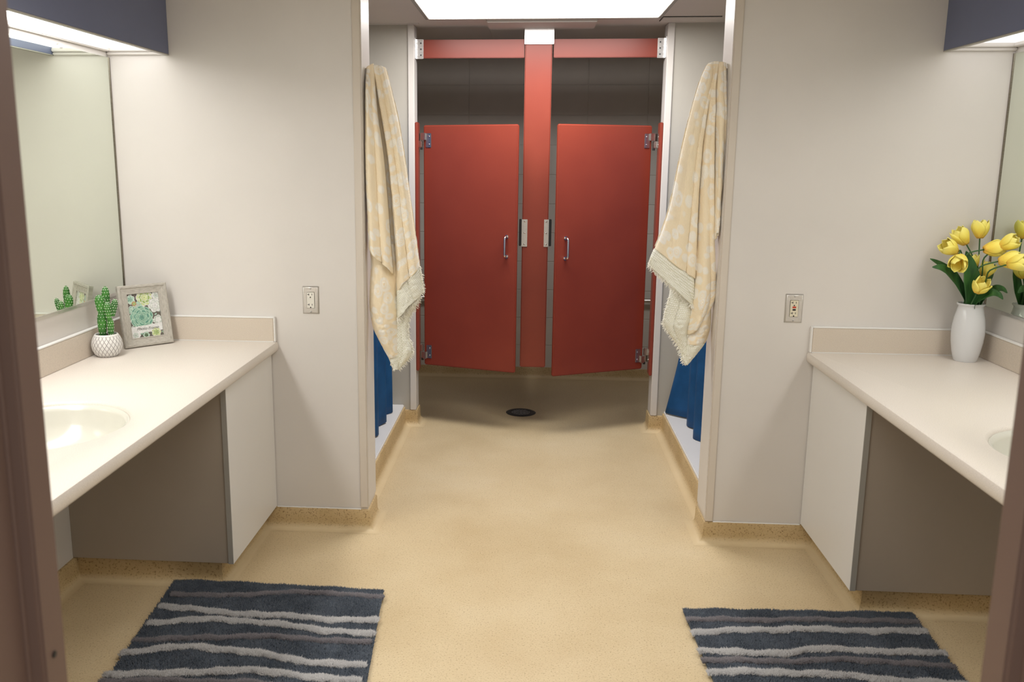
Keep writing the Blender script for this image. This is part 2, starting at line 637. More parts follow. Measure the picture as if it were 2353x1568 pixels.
M['bronze2'] = paint('light_frame_paint', (0.33, 0.31, 0.28), 0.5)
troffer(-0.558, 0.620, 4.33, 4.905, E_TROFFER_IN, 'wide white fluorescent ceiling panel before the red stalls')
troffer(-0.558, 0.620, 1.95, 2.53, E_ROOM_FILL, 'unseen ceiling panel added to brighten the wash room between the vanities')  # added out of view, lifts the overall brightness between the vanities


def vanity_light(sgn, xw, xv, e, label):
    """soffit light over a mirror: valance board, lens, mouldings. xw wall, xv valance face."""
    t = thing('vanity_light', label, 'light', ((xw + xv) / 2, 2.3, HC), 'soffit lights over the mirrors')
    ya = 1.05
    a, b = sorted((xv, xv + sgn * 0.018))
    va = MB().box(a, b, ya, Y1 - 0.001, 1.968, HC).build('valance', M['navy'], t, 0.001)
    MB().box(a, b, ya, Y1 - 0.001, 1.9645, 1.968).build('edge_band', M['edge'], va)
    a, b = sorted((xv + sgn * 0.018, xw))
    MB().add([(a, ya, 1.996), (b, ya, 1.996), (b, Y1, 1.996), (a, Y1, 1.996)], [(3, 2, 1, 0)]).build(
        'diffuser', lamp_mat('vanity_lens', e, 90, (2.45 - 2.3, 3.5 - 2.3, 0.18)), t)
    MB().box(a, b, ya, Y1, 2.03, 2.05).build('housing', M['white_lam'], t)
    c0, c1 = sorted((xw, xw - sgn * 0.018))
    MB().box(c0, c1, ya, Y1 - 0.018, 1.978, 1.994).build('moulding', M['wall'], t, 0.003)
    mb = MB()
    mb.box(a, b, Y1 - 0.02, Y1 - 0.001, 1.978, 1.994)
    mb.box(a, b, Y1 - 0.012, Y1 - 0.001, 1.966, 1.978)
    mb.build('moulding', M['wall'], t, 0.003)
    return t


vanity_light(-1, XL, -1.445, E_VAN_L, 'lit soffit light with dark blue valance over the cactus-side mirror')
vanity_light(1, XR, 1.504, E_VAN_R, 'lit soffit light with dark blue valance over the tulip-side mirror')


# ================================================================== MIRRORS
def mirror(sgn, xw, label, z0):
    t = thing('wall_mirror', label, 'mirror', (xw, 2.3, z0), 'frameless wall mirrors')
    a, b = sorted((xw, xw - sgn * 0.006))
    MB().box(a, b, 1.0, Y1 - 0.008, z0, 1.957).build('glass', M['mirror'], t)
    a, b = sorted((xw, xw - sgn * 0.009))
    MB().box(a, b, 1.0, Y1 - 0.006, z0 - 0.011, z0 + 0.0015).build('bottom_channel', M['steel'], t, 0.001)
    MB().box(a, b, Y1 - 0.008, Y1 - 0.002, z0, 1.957).build('edge_strip', M['bronze'], t)
    c = MB()
    a, b = sorted((xw, xw - sgn * 0.011))
    c.box(a, b, 3.22, 3.245, 1.949, 1.965)
    c.build('clip', M['steel'], t, 0.002)
    return t


mirror(-1, XL, 'greenish frameless wall mirror behind the potted cactus', 1.026)
mirror(1, XR, 'greenish frameless wall mirror behind the yellow tulips', 1.016)


# ================================================================== VANITIES
def counter(sgn, xw, xf, ce_x, ce_y, rx, ry, label):
    """xw wall side, xf front edge; slab with oval basin cut out."""
    t = thing('vanity_counter', label, 'counter', (xw, 2.3, ZC), 'vanity counters')
    x0, x1 = sorted((xw, xf))
    y0, y1 = 1.0, Y1 - 0.0006
    angs = [2 * math.pi * k / 72 for k in range(72)]
    for cx, cy in ((x0, y0), (x1, y0), (x1, y1), (x0, y1)):
        angs.append(math.atan2(cy - ce_y, cx - ce_x) % (2 * math.pi))
    angs = sorted(set(round(a, 6) for a in angs))
    n = len(angs)

    def rect_pt(a, z):
        dx, dy = math.cos(a), math.sin(a)
        kx = ((x1 if dx > 0 else x0) - ce_x) / dx if abs(dx) > 1e-9 else 1e9
        ky = ((y1 if dy > 0 else y0) - ce_y) / dy if abs(dy) > 1e-9 else 1e9
        kk = min(kx, ky)
        return Vector((ce_x + dx * kk, ce_y + dy * kk, z))

    def inset(p, d, z):
        # only the front edge is rounded; wall sides stay square
        q = p.copy()
        if sgn < 0:
            q.x = min(q.x, x1 - d)
        else:
            q.x = max(q.x, x0 + d)
        q.z = z
        return q

    def ell(a, s, z):
        dx, dy = math.cos(a), math.sin(a)
        r = 1 / math.sqrt((dx / (rx * s)) ** 2 + (dy / (ry * s)) ** 2)
        return Vector((ce_x + dx * r, ce_y + dy * r, z))

    rings = [[ell(a, 0.985, ZC - 0.045) for a in angs], [ell(a, 0.99, ZC - 0.014) for a in angs], [ell(a, 1.0, ZC - 0.006) for a in angs],
             [ell(a, 1.035, ZC) for a in angs]]
    for d, z in ((0.012, ZC), (0.0045, ZC - 0.0025), (0.001, ZC - 0.009), (0, ZC - 0.02), (0.001, ZC - 0.034), (0.006, ZC - 0.041), (0.014, ZC - 0.045)):
        rings.append([inset(rect_pt(a, z), d, z) for a in angs])
    rings.append(rings[0])
    vs, fs = [], []
    for r in rings[:-1]:
        vs += r
    R = len(rings) - 1
    for i in range(R):
        i2 = (i + 1) % R
        for k in range(n):
            k2 = (k + 1) % n
            fs.append((i * n + k, i * n + k2, i2 * n + k2, i2 * n + k)[::-1])
    MB().add(vs, fs).build('worktop', M['counter'], t, angle=40)
    # basin
    prof = [(1.0, -0.012), (0.97, -0.03), (0.93, -0.065), (0.84, -0.10), (0.66, -0.125), (0.4, -0.137), (0.12, -0.141), (0.09, -0.141)]
    vs, fs = [], []
    m = 64
    for s_, dz in prof:
        for k2 in range(m):
            a = 2 * math.pi * k2 / m
            vs.append((ce_x + rx * s_ * math.cos(a), ce_y + ry * s_ * math.sin(a), ZC + dz))
    for i in range(len(prof) - 1):
        for k2 in range(m):
            k3 = (k2 + 1) % m
            fs.append((i * m + k2, i * m + k3, (i + 1) * m + k3, (i + 1) * m + k2)[::-1])
    b = MB().add(vs, fs).build('basin', M['sink'], t, angle=60)
    sd = b.modifiers.new('thick', 'SOLIDIFY')
    sd.thickness = 0.008
    sd.offset = -1
    MB().lathe([(0.0, -0.1405), (0.022, -0.1395), (0.026, -0.1385), (0.027, -0.142)], (ce_x, ce_y, ZC), 24, caps=False).build('drain', M['chrome'], b)
    # splashes and caulk
    a0, a1 = sorted((xw, xw - sgn * 0.02))
    MB().box(a0, a1, y0, y1, ZC, 0.919).build('side_splash', M['splash'], t, 0.002)
    e0, e1 = sorted((xw - sgn * 0.02, xf + sgn * 0.012))
    MB().box(e0, e1, y1 - 0.019, y1, ZC, 0.919).build('back_splash', M['splash'], t, 0.002)
    c = MB()
    c.box(a0, a1 if sgn < 0 else a1, y0, y1, 0.919, 0.9235)
    c.build('caulk', M['caulk'], t, 0.0015)
    c = MB().box(e0, e1, y1 - 0.019, y1, 0.919, 0.9245).build('caulk', M['caulk'], t, 0.0015)
    f0, f1 = sorted((xf + sgn * 0.012, xf + sgn * 0.0065))
    MB().box(f0, f1, y1 - 0.019, y1, ZC, 0.9245).build('caulk', M['caulk'], t, 0.0015)
    MB().box(e0, e1, y1 - 0.0225, y1 - 0.019, ZC, ZC + 0.003).build('caulk', M['caulk'], t, 0.001)
    return t


counter(-1, XL + 0.0006, -1.047, -1.37, 2.37, 0.22, 0.252, 'cream vanity counter with oval basin carrying the cactus and photo frame')
counter(1, XR - 0.0006, 1.099, 1.45, 2.37, 0.215, 0.247, 'cream vanity counter with oval basin carrying the vase of tulips')


def cabinet(sgn, xw, xf, yc, label):
    t = thing('vanity_cabinet', label, 'cabinet', ((xw + xf) / 2, (yc + Y1) / 2, 0.093), 'vanity cabinets under the counters')
    xb = xf + sgn * 0.02
    a, b = sorted((xw, xb))
    MB().box(a, b, yc + 0.004, Y1, 0.0935, ZC - 0.046).build('body', M['taupe'], t, 0.001)
    a, b = sorted((xb, xf))
    d = MB().box(a, b, yc, Y1 - 0.004, 0.0935, ZC - 0.05).build('door', M['white_lam'], t, 0.001)
    d['label'] = 'plain white cabinet front'
    MB().box(a + 0.0006, b - 0.0006, yc - 0.0012, yc, 0.0935, ZC - 0.05).build('edge_band', M['edge'], d)
    return t


cabinet(-1, XL, -1.077, 3.032, 'white-fronted taupe cabinet under the counter with the cactus')
cabinet(1, XR, 1.1275, 3.012, 'white-fronted taupe cabinet under the counter with the tulips')


# ================================================================== OUTLETS
def outlet(cx, cz, gfci, label):
    t = thing('wall_outlet', label, 'outlet', (cx, Y1, cz), 'wall outlets')
    w, h = 0.0345, 0.0575
    prof = [(1, 1, 0.0), (1, 1, 0.0015), (0.86, 0.915, 0.0062)]
    vs, fs = [], []
    for sx, sz, d in prof:
        for ax, az in ((-1, -1), (1, -1), (1, 1), (-1, 1)):
            vs.append((cx + ax * w * sx, Y1 - d, cz + az * h * sz))
    for i in range(2):
        for k2 in range(4):
            k3 = (k2 + 1) % 4
            fs.append((i * 4 + k2, i * 4 + k3, (i + 1) * 4 + k3, (i + 1) * 4 + k2))
    fs.append((8, 9, 10, 11))
    MB().add(vs, fs).build('cover_plate', M['steel'], t, 0.0008)
    yf = Y1 - 0.0062
    r = MB().box(cx - 0.0165, cx + 0.0165, yf - 0.0022, yf, cz - 0.0335, cz + 0.0335).build(
        'receptacle', M['cream_pl'] if gfci else M['ivory'], t, 0.0012)
    y = yf - 0.0022
    for dz in (0.0235, -0.0185):
        s1 = MB()
        s1.box(cx - 0.0075, cx - 0.0053, y - 0.0004, y, cz + dz - 0.004, cz + dz + 0.004)
        s1.box(cx - 0.0125, cx - 0.0075, y - 0.0004, y, cz + dz - 0.0011, cz + dz + 0.0011)
        s1.build('slot', M['slot'], r, smooth=False)
        MB().box(cx + 0.0052, cx + 0.0072, y - 0.0004, y, cz + dz - 0.0034, cz + dz + 0.0034).build('slot', M['slot'], r, smooth=False)
        gz = cz + dz - 0.0115
        MB().tube([(cx - 0.0003, y, gz), (cx - 0.0003, y - 0.0004, gz)], 0.0027, 12).build('ground_hole', M['slot'], r, smooth=False)
    if gfci:
        MB().box(cx - 0.007, cx + 0.007, y - 0.0015, y, cz + 0.0015, cz + 0.0085).build('reset_button', M['redbtn'], r, 0.0006)
        MB().box(cx - 0.0062, cx + 0.0062, y - 0.0015, y, cz - 0.0082, cz - 0.0018).build('test_button', M['slot'], r, 0.0006)
    else:
        MB().box(cx - 0.0065, cx + 0.0065, y - 0.0004, y, cz - 0.006, cz + 0.005).build('blank_face', M['ivory'], r, 0.0003)
    for dz in (0.048, -0.048):
        MB().lathe([(0.0038, 0), (0.0034, 0.0014), (0.0015, 0.002)], (0, 0, 0), 14).xf(
            Matrix.Translation((cx, yf, cz + dz)) @ Matrix.Rotation(math.pi / 2, 4, 'X')).build('screw', M['zinc'], t)
    return t


outlet(-0.903, 0.996, False, 'steel-plated ivory wall outlet beside the left towel')
outlet(1.035, 0.994, True, 'steel-plated wall outlet with a red reset button')


# ================================================================== SHOWERS
def shower(sgn, xc, xcur, label_c, label_r, label_cur, flare):
    a, b = sorted((xc, xc + sgn * 0.125))
    c = MB().box(a, b, Y1B - 0.02, Y2 + 0.002, 0.108, 0.126).build('shower_curb', M['curb'], bevel=0.004, org=((a + b) / 2, 4.5, 0))
    base = MB().box(a + (0.004 if sgn > 0 else 0.004), b - 0.004, Y1B - 0.02, Y2, 0.0, 0.108).build('curb_core', M['cove'], c)
    tag(c, label_c, 'curb')
    zr = 1.80
    t = thing('curtain_rod', label_r, 'rod', (xcur, 4.5, zr))
    MB().tube([(xcur, Y1B + 0.002, zr), (xcur, Y2 - 0.002, zr)], 0.0125, 14).build('rod', M['chrome'], t)
    for yy in (Y1B + 0.006, Y2 - 0.006):
        MB().tube([(xcur, yy - 0.006, zr), (xcur, yy + 0.006, zr)], 0.03, 18).build('flange', M['chrome'], t)
    t = thing('shower_curtain', label_cur, 'curtain', (xcur, 4.5, 0.127))
    ya, yb = 3.86, 5.125

    def f(u, v):
        y = ya + (yb - ya) * u
        z = 0.132 + (zr - 0.05 - 0.132) * v
        ph = 2 * math.pi * u * 6 + 0.6 * math.sin(5 * u + 2 * v)
        amp = 0.012 + 0.012 * (1 - v)
        x = xcur + amp * math.sin(ph) + 0.003 * math.sin(2.3 * ph + 1.5)
        low = max(0.0, 1 - v / 0.32)
        x += -sgn * flare * math.exp(-((yb - y) / 0.085) ** 2) * low ** 1.3
        y += 0.008 * math.cos(ph) - 0.02 * low * (u > 0.9) * (u - 0.9) * 10 * (0 if flare > 0.05 else 1)
        z += 0.004 * math.sin(9 * u * math.pi) * (1 - v)
        return (x, y, z)
    cu = MB().grid(f, 220, 36).build('curtain', M['curtain'], t, angle=80)
    sd = cu.modifiers.new('thick', 'SOLIDIFY')
    sd.thickness = 0.0015
    for i in range(12):
        y = ya + (yb - ya) * (i + 0.35) / 11.6
        pts = [(xcur + 0.023 * math.cos(q), y, zr - 0.012 + 0.034 * math.sin(q)) for q in [2 * math.pi * j / 16 for j in range(17)]]
        MB().tube(pts, 0.0018, 6, caps=False).build('ring', M['chrome'], t)


def curtain_mat():
    m = base_mat('blue_curtain', lin((18, 74, 124)), 0.55, 0, 0.3)
    v = coords(m)
    w1 = N(m, 'ShaderNodeTexWave', wave_type='BANDS', bands_direction='Z')
    w1.inputs['Scale'].default_value = 60
    L(m, v, w1.inputs['Vector'])
    f = noise_tex(m, v, 9, 3)
    L(m, ramp(m, f, [(0.3, lin((13, 66, 112))), (0.7, lin((24, 82, 134)))]), bsdf(m).inputs['Base Color'])
    bump(m, math_n(m, 'ADD', w1.outputs['Fac'], noise_tex(m, v, 30, 3)), 0.15, 0.002)
    return m


M['curtain'] = curtain_mat()
shower(-1, -0.746, -0.812, 'white shower curb at the foot of the left towel side', 'chrome rod of the shower curtain behind the left towel',
       'blue shower curtain hanging behind the left towel', 0.0)
shower(1, 0.787, 0.893, 'white shower curb at the foot of the right towel side', 'chrome rod of the shower curtain behind the right towel',
       'blue shower curtain flaring out behind the right towel', 0.085)


# ================================================================== RED STALLS
def screw(p, axis, r, parent, mat):
    p, axis = Vector(p), Vector(axis).normalized()
    q = Vector((0, 0, 1)).rotation_difference(axis).to_matrix().to_4x4()
    MB().lathe([(r, 0), (r * 0.85, r * 0.4), (r * 0.35, r * 0.6)], (0, 0, 0), 12).xf(Matrix.Translation(p) @ q).build('screw', mat, parent)


def stall_door(hx, hy, fx, fy, label, mirrored):
    d = Vector((fx - hx, fy - hy, 0))
    wd = d.length
    d.normalize()
    nrm = Vector((d.y, -d.x, 0))
    if nrm.y > 0:
        nrm = -nrm                  # towards the viewer
    # local frame: x along door from hinge, y = away from viewer, z up
    Mx = Matrix((( d.x, -nrm.x, 0, hx), (d.y, -nrm.y, 0, hy), (0, 0, 1, 0), (0, 0, 0, 1)))
    t = thing('stall_door', label, 'door', (hx, hy, 0.36), 'red stall doors')
    flip = mirrored

    def B(mb, nm, mat, par, bv=0.0, **kw):
        mb.xf(Mx)
        if flip:
            mb.f = [f[::-1] for f in mb.f]
        return mb.build(nm, mat, par, bv, **kw)
    pan = B(MB().box(0, wd, 0, 0.025, 0.36, 1.757), 'panel', M['red'], t, 0.006, seg=3)
    for z0, z1 in ((1.632, 1.712), (0.402, 0.482)):
        top = z0 > 1
        h = MB()
        h.box(0.016, 0.05, -0.004, 0, z0, z1)
        zk0, zk1 = ((z0 + z1) / 2 + 0.002, z1 + 0.002) if top else (z0 - 0.004, (z0 + z1) / 2 - 0.002)
        h.box(-0.012, 0.018, -0.014, 0.0, zk0, zk1)
        hg = B(h, 'hinge', M['zinc'], t, 0.002)
        zj0, zj1 = (z0, (z0 + z1) / 2 - 0.002) if top else ((z0 + z1) / 2 + 0.002, z1 + 0.004)
        B(MB().box(-0.024, -0.003, -0.018, -0.002, zj0, zj1), 'knuckle', M['zinc'], hg, 0.003)
        B(MB().box(-0.026, -0.021, -0.04, 0.0, z0 + 0.002, z1), 'wall_leaf', M['zinc'], hg, 0.001)
        B(MB().tube([(-0.007, -0.008, z0 - 0.012), (-0.007, -0.008, z0 + 0.002)], 0.007, 12), 'pin', M['black'], hg)
        for zz in (z0 + 0.018, z1 - 0.018):
            p = Mx @ Vector((0.037, -0.004, zz))
            screw(p, nrm, 0.0048, hg, M['chrome'])
            p = Mx @ Vector((-0.021, -0.028, zz))
            screw(p, d, 0.004, hg, M['chrome'])
    # pull handle near the free edge
    x = wd - 0.058
    za, zb = 1.03, 1.142
    pts = [(x, 0.0, zb)]
    for q in range(7):
        an = math.pi / 2 * q / 6
        pts.append((x, -0.018 - 0.016 * math.sin(an), zb - 0.016 * (1 - math.cos(an))))
    for q in range(7):
        an = math.pi / 2 * q / 6
        pts.append((x, -0.018 - 0.016 * math.cos(an), za + 0.016 * (1 - math.sin(an))))
    pts.append((x, 0.0, za))
    hd = B(MB().tube(pts, 0.0062, 12), 'pull_handle', M['chrome'], t)
    for zz in (za, zb):
        B(MB().tube([(x, 0.0, zz), (x, -0.003, zz)], 0.010, 14), 'collar', M['chrome'], hd)
    return t


stall_door(-0.631, 5.234, -0.088, 5.061, 'red stall door hinged at the left, slightly ajar', False)
stall_door(0.659, 5.243, 0.13, 4.996, 'red stall door hinged at the right, slightly ajar', True)

for sg, xa, lb in ((1, PL, 'narrow red hinge post on the left side of the stalls'), (-1, PR, 'narrow red hinge post on the right side of the stalls')):
    a, b = sorted((xa + sg * 0.0005, xa + sg * 0.0175))
    o = MB().box(a, b, Y2 + 0.002, 5.262, 0.335, 1.772).build('hinge_post', M['red'], bevel=0.004, seg=3, org=((a + b) / 2, 5.2, 0.335))
    tag(o, lb, 'post', 'red hinge posts')

t = thing('stall_pilaster', 'tall red centre post hung from the ceiling between the stall doors', 'post', (0.015, 5.2275, 0.362))
MB().box(-0.060, 0.090, 5.215, 5.24, 0.362, 2.27).build('post', M['red'], t, 0.005, seg=3)
shoe = MB().box(-0.063, 0.098, 5.203, 5.252, 2.192, HC - 0.0005).build('ceiling_shoe', M['alu'], t, 0.0015)
for sg, x0, x1, bx0, bx1 in ((-1, -0.0625, -0.0295, -0.077, -0.0625), (1, 0.0655, 0.093, 0.093, 0.108)):
    sp = MB().box(x0, x1, 5.2105, 5.2148, 1.075, 1.231).build('strike_plate', M['steel'], t, 0.001)
    MB().box(bx0, bx1, 5.206, 5.235, 1.079, 1.232).build('bumper', M['black'], sp, 0.002)
    cx = (x0 + x1) / 2 + sg * -0.002
    for zz in (1.088, 1.153, 1.219):
        screw((cx, 5.2105, zz), (0, -1, 0), 0.0055, sp, M['chrome'])

for sg, xa, xb, lb in ((1, PL, -0.0635, 'red overhead rail left of the centre post'), (-1, PR, 0.0985, 'red overhead rail right of the centre post')):
    a, b = sorted((xa + sg * 0.004, xb))
    t = thing('headrail', lb, 'rail', ((a + b) / 2, 5.24, 2.12), 'red overhead rails')
    MB().box(a, b, 5.227, 5.252, 2.122, 2.221).build('rail', M['red'], t, 0.003)
    br = MB()
    c0, c1 = sorted((xa + sg * 0.0008, xa + sg * 0.045))
    br.box(c0, c1, 5.2225, 5.2268, 2.118, 2.223)
    d0, d1 = sorted((xa + sg * 0.0005, xa + sg * 0.004))
    br.box(d0, d1, 5.195, 5.2268, 2.118, 2.228)
    br.box(min(xa + sg * 0.041, xa + sg * 0.045), max(xa + sg * 0.041, xa + sg * 0.045), 5.219, 5.2268, 2.118, 2.223)
    bo = br.build('wall_bracket', M['alu'], t, 0.0008)
    for zz in (2.138, 2.170, 2.202):
        screw((xa + sg * 0.031, 5.2225, zz), (0, -1, 0), 0.0045, bo, M['iron'])
        screw((xa + sg * 0.004, 5.210, zz), (sg, 0, 0), 0.004, bo, M['zinc'])

# divider between the stalls, edge-on behind the centre post
o = MB().box(0.003, 0.027, 5.26, Y4 - 0.03, 0.36, 1.757).build('stall_divider', M['red'], bevel=0.004, org=(0.015, 5.85, 0.36))
tag(o, 'red dividing panel edge-on behind the centre post', 'partition')
for sg, x0, x1, lb in ((-1, -1.35, -0.70, 'steel grab bar glimpsed through the gap by the left hinge post'),
                       (1, 0.74, 1.4, 'steel grab bar glimpsed through the gap by the right hinge post')):
    t = thing('grab_bar', lb, 'grab bar', ((x0 + x1) / 2, Y4, 0.59), 'grab bars on the block wall')
    y = Y4 - 0.055
    MB().tube([(x0, Y4, 0.59), (x0, y + 0.02, 0.59), (x0 + 0.02, y, 0.59), (x1 - 0.02, y, 0.59), (x1, y + 0.02, 0.59), (x1, Y4, 0.59)], 0.016, 12).build('bar', M['steel'], t)
    for x in (x0, x1):
        MB().tube([(x, Y4 - 0.006, 0.59), (x, Y4 - 0.0005, 0.59)], 0.038, 20).build('flange', M['steel'], t)

# floor drain
DX, DY = -0.051, 5.505
t = thing('floor_drain', 'round dark metal floor drain before the red doors', 'drain', (DX, DY, 0))
MB().lathe([(0.060, 0.001), (0.060, 0.004), (0.066, 0.0055), (0.086, 0.004), (0.094, 0.0006)], (DX, DY, 0), 40, caps=False).build('rim', M['iron'], t)
g = MB().lathe([(0.0, 0.0035), (0.058, 0.0035), (0.0595, 0.001)], (DX, DY, 0), 36, caps=False).build('grate', M['grate'], t)
for r_, n in ((0.018, 6), (0.034, 10), (0.049, 16)):
    for q in range(n):
        an = 2 * math.pi * q / n
        MB().lathe([(0.0, 0.0042), (0.0042, 0.0041)], (DX + r_ * math.cos(an), DY + r_ * math.sin(an), 0), 8, caps=False).build('hole', M['slot'], g, smooth=False)

# ceiling vent at the right of the light
t = thing('ceiling_vent', 'taupe slotted ceiling vent right of the light panel', 'vent', (0.80, 5.02, HC))
vx0, vx1, vy0, vy1 = 0.65, 0.95, 4.945, 5.095
MB().box(vx0, vx1, vy0, vy1, HC - 0.003, HC - 0.0005).build('backing', M['slot'], t)
for j in range(4):
    y = vy0 + 0.004 + j * 0.037
    MB().box(vx0 + 0.002, vx1 - 0.002, y, y + 0.033, HC - 0.008, HC - 0.003).build('slat', M['ceiling'], t, 0.001)


# ================================================================== TOWELS
def towel_mat():
    m = base_mat('flowered_towel', lin((240, 218, 178)), 0.95, 0, 0.15)
    tc = N(m, 'ShaderNodeTexCoord')
    uv = tc.outputs['UV']
    mp = N(m, 'ShaderNodeMapping')
    L(m, uv, mp.inputs['Vector'])
    v = mp.outputs['Vector']
    nz = N(m, 'ShaderNodeTexNoise')
    nz.inputs['Scale'].default_value = 45
    nz.inputs['Detail'].default_value = 3
    L(m, v, nz.inputs['Vector'])
    off = N(m, 'ShaderNodeVectorMath', operation='MULTIPLY_ADD')
    L(m, nz.outputs['Color'], off.inputs[0])
    off.inputs[1].default_value = (0.012, 0.012, 0)
    L(m, v, off.inputs[2])
    vo = N(m, 'ShaderNodeTexVoronoi')
    vo.inputs['Scale'].default_value = 21
    vo.inputs['Randomness'].default_value = 0.8
    L(m, off.outputs[0], vo.inputs['Vector'])
    d = vo.outputs['Distance']
    peach = lin((252, 234, 200))
    pale = lin((250, 238, 214))
    white = lin((252, 247, 236))
    flower = ramp(m, d, [(0.0, (0.0,) * 3), (0.13, (0.0,) * 3), (0.18, (1,) * 3), (0.27, (0.35,) * 3), (0.34, (1,) * 3), (0.47, (0.85,) * 3), (0.54, (0.0,) * 3)])
    ridg = N(m, 'ShaderNodeTexWave', wave_type='BANDS', bands_direction='DIAGONAL')
    ridg.inputs['Scale'].default_value = 130
    ridg.inputs['Distortion'].default_value = 5
    ridg.inputs['Detail'].default_value = 2
    L(m, v, ridg.inputs['Vector'])
    ground = mix(m, math_n(m, 'MULTIPLY', ridg.outputs['Fac'], 0.7), peach, pale)
    body = mix(m, flower, ground, white)
    L(m, body, bsdf(m).inputs['Base Color'])
    h = math_n(m, 'ADD', ridg.outputs['Fac'], math_n(m, 'MULTIPLY', noise_tex(m, v, 60, 4), 2.5))
    bump(m, h, 0.35, 0.002)
    bsdf(m).inputs['Sheen Weight'].default_value = 0.2
    return m


def hem_mat():
    m = base_mat('honeycomb_hem', lin((232, 230, 214)), 0.95, 0, 0.1)
    tc = N(m, 'ShaderNodeTexCoord')
    br = N(m, 'ShaderNodeTexBrick')
    br.inputs['Scale'].default_value = 1.0
    br.inputs['Color1'].default_value = (*lin((251, 250, 243)), 1)
    br.inputs['Color2'].default_value = (*lin((248, 247, 238)), 1)
    br.inputs['Mortar'].default_value = (*lin((222, 222, 202)), 1)
    br.inputs['Brick Width'].default_value = 0.0085
    br.inputs['Row Height'].default_value = 0.006
    br.inputs['Mortar Size'].default_value = 0.0014
    br.inputs['Mortar Smooth'].default_value = 0.6
    L(m, tc.outputs['UV'], br.inputs['Vector'])
    L(m, br.outputs['Color'], bsdf(m).inputs['Base Color'])
    bump(m, math_n(m, 'SUBTRACT', 1.0, br.outputs['Fac']), 0.3, 0.0015)
    return m


M['towel'] = towel_mat()
M['hem'] = hem_mat()
M['fringe'] = paint('fringe_yarn', lin((246, 243, 232)), 0.95, 0.05)


def towel(root_loc, label, sheets, fringes, seed, bulge=0.75):
    """sheets: (left curve, right curve, folds, amp, is_hem, v0) ; fringes: polylines with a hang direction."""
    t = thing('towel', label, 'towel', root_loc, 'flowered towels on the hooks')
    body, hem = MB(), MB()
    buv, huv = [], []
    for si, (cl, cr, folds, amp, kind, uo) in enumerate(sheets):
        nu, nv = 36, 90
        ll = sum((Vector(cl[i + 1]) - Vector(cl[i])).length for i in range(len(cl) - 1))
        tgt = hem if kind == 'hem' else body
        uv = huv if kind == 'hem' else buv

        def f(u, v, cl=cl, cr=cr, folds=folds, amp=amp, si=si, kind=kind):
            a, b = lerp_curve(cl, v), lerp_curve(cr, v)
            p = a.lerp(b, u)
            wdt = (b - a).length
            ph = folds * 2 * math.pi * u + 1.1 * math.sin(2.2 * v + si) + 0.5 * si
            k = 1.9 * amp * min(1.0, wdt / 0.07) * (0.75 + 0.25 * v)
            ridge = abs(math.sin(0.5 * ph)) ** 0.45
            roll = min(0.5 * wdt, 0.048) * math.sqrt(max(0.0, 1 - (2 * u - 1) ** 2))
            p.y += 0.55 * k - k * ridge * 1.5 - (0 if kind == 'back' else roll - 0.55 * min(0.5 * wdt, 0.048))
            p.x += 0.2 * k * math.sin(ph)
            q_ = noise.noise((p.x * 110 + seed, p.z * 90, si * 1.7))
            p.y += 0.0016 * q_ * abs(q_) * 4
            p.y += 0.004 * noise.noise((p.x * 25 + seed, p.z * 14, si * 3.1)) + 0.0022 * noise.noise((p.x * 80, p.z * 60, si + seed))
            return p
        tgt.grid(f, nu, nv)
        for j in range(nv + 1):
            a, b = lerp_curve(cl, j / nv), lerp_curve(cr, j / nv)
            wdt = (b - a).length
            for i in range(nu + 1):
                # cloth width is longer than the chord because of the folds
                uv.append((uo + (i / nu - 0.5) * (wdt * 1.25) + 0.3, ll * (1 - j / nv) + si * 0.37))
    c = body.build('cloth', M['towel'], t, angle=80, uvs=buv)
    sd = c.modifiers.new('thick', 'SOLIDIFY')
    sd.thickness = 0.005
    if hem.v:
        h = hem.build('hem', M['hem'], t, angle=80, uvs=huv)
        h['label'] = 'white honeycomb hem band'
        sd = h.modifiers.new('thick', 'SOLIDIFY')
        sd.thickness = 0.005
    fb = MB()
    rr = random.Random(seed)
    for poly, dr, ln in fringes:
        tot = sum((Vector(poly[i + 1]) - Vector(poly[i])).length for i in range(len(poly) - 1))
        n = int(tot / 0.0021)
        for i in range(n):
            p = lerp_curve(poly, (i + rr.random()) / n)
            d = (Vector(dr) + Vector((rr.uniform(-.5, .5), rr.uniform(-.5, .3), rr.uniform(-.5, .3)))).normalized() * 1.25 * ln * rr.uniform(0.6, 1.15)
            q = p + d
            mid = p.lerp(q, 0.5) + Vector((rr.uniform(-.002, .002), rr.uniform(-.003, .001), rr.uniform(-.001, .002)))
            back = p - d * 0.35
            fb.tube([back, p, mid, q], [0.0016, 0.0018, 0.0015, 0.0007], 5)
    fo = fb.build('fringe', M['fringe'], t)
    fo['kind'] = 'stuff'
    return t


def sub(c, t0, t1, n=8, dy=0.0):
    out = []
    for i in range(n):
        p = lerp_curve(c, t0 + (t1 - t0) * i / (n - 1))
        p.y += dy
        out.append(tuple(p))
    return out


def between(cl, cr, va, vb, n=14, dy=0.0):
    """polyline crossing a sheet from (u=0,v=va) to (u=1,v=vb)."""
    out = []
    for i in range(n):
        u = i / (n - 1)
        v = va + (vb - va) * u
        p = lerp_curve(cl, v).lerp(lerp_curve(cr, v), u)
        p.y += dy
        out.append(tuple(p))
    return out


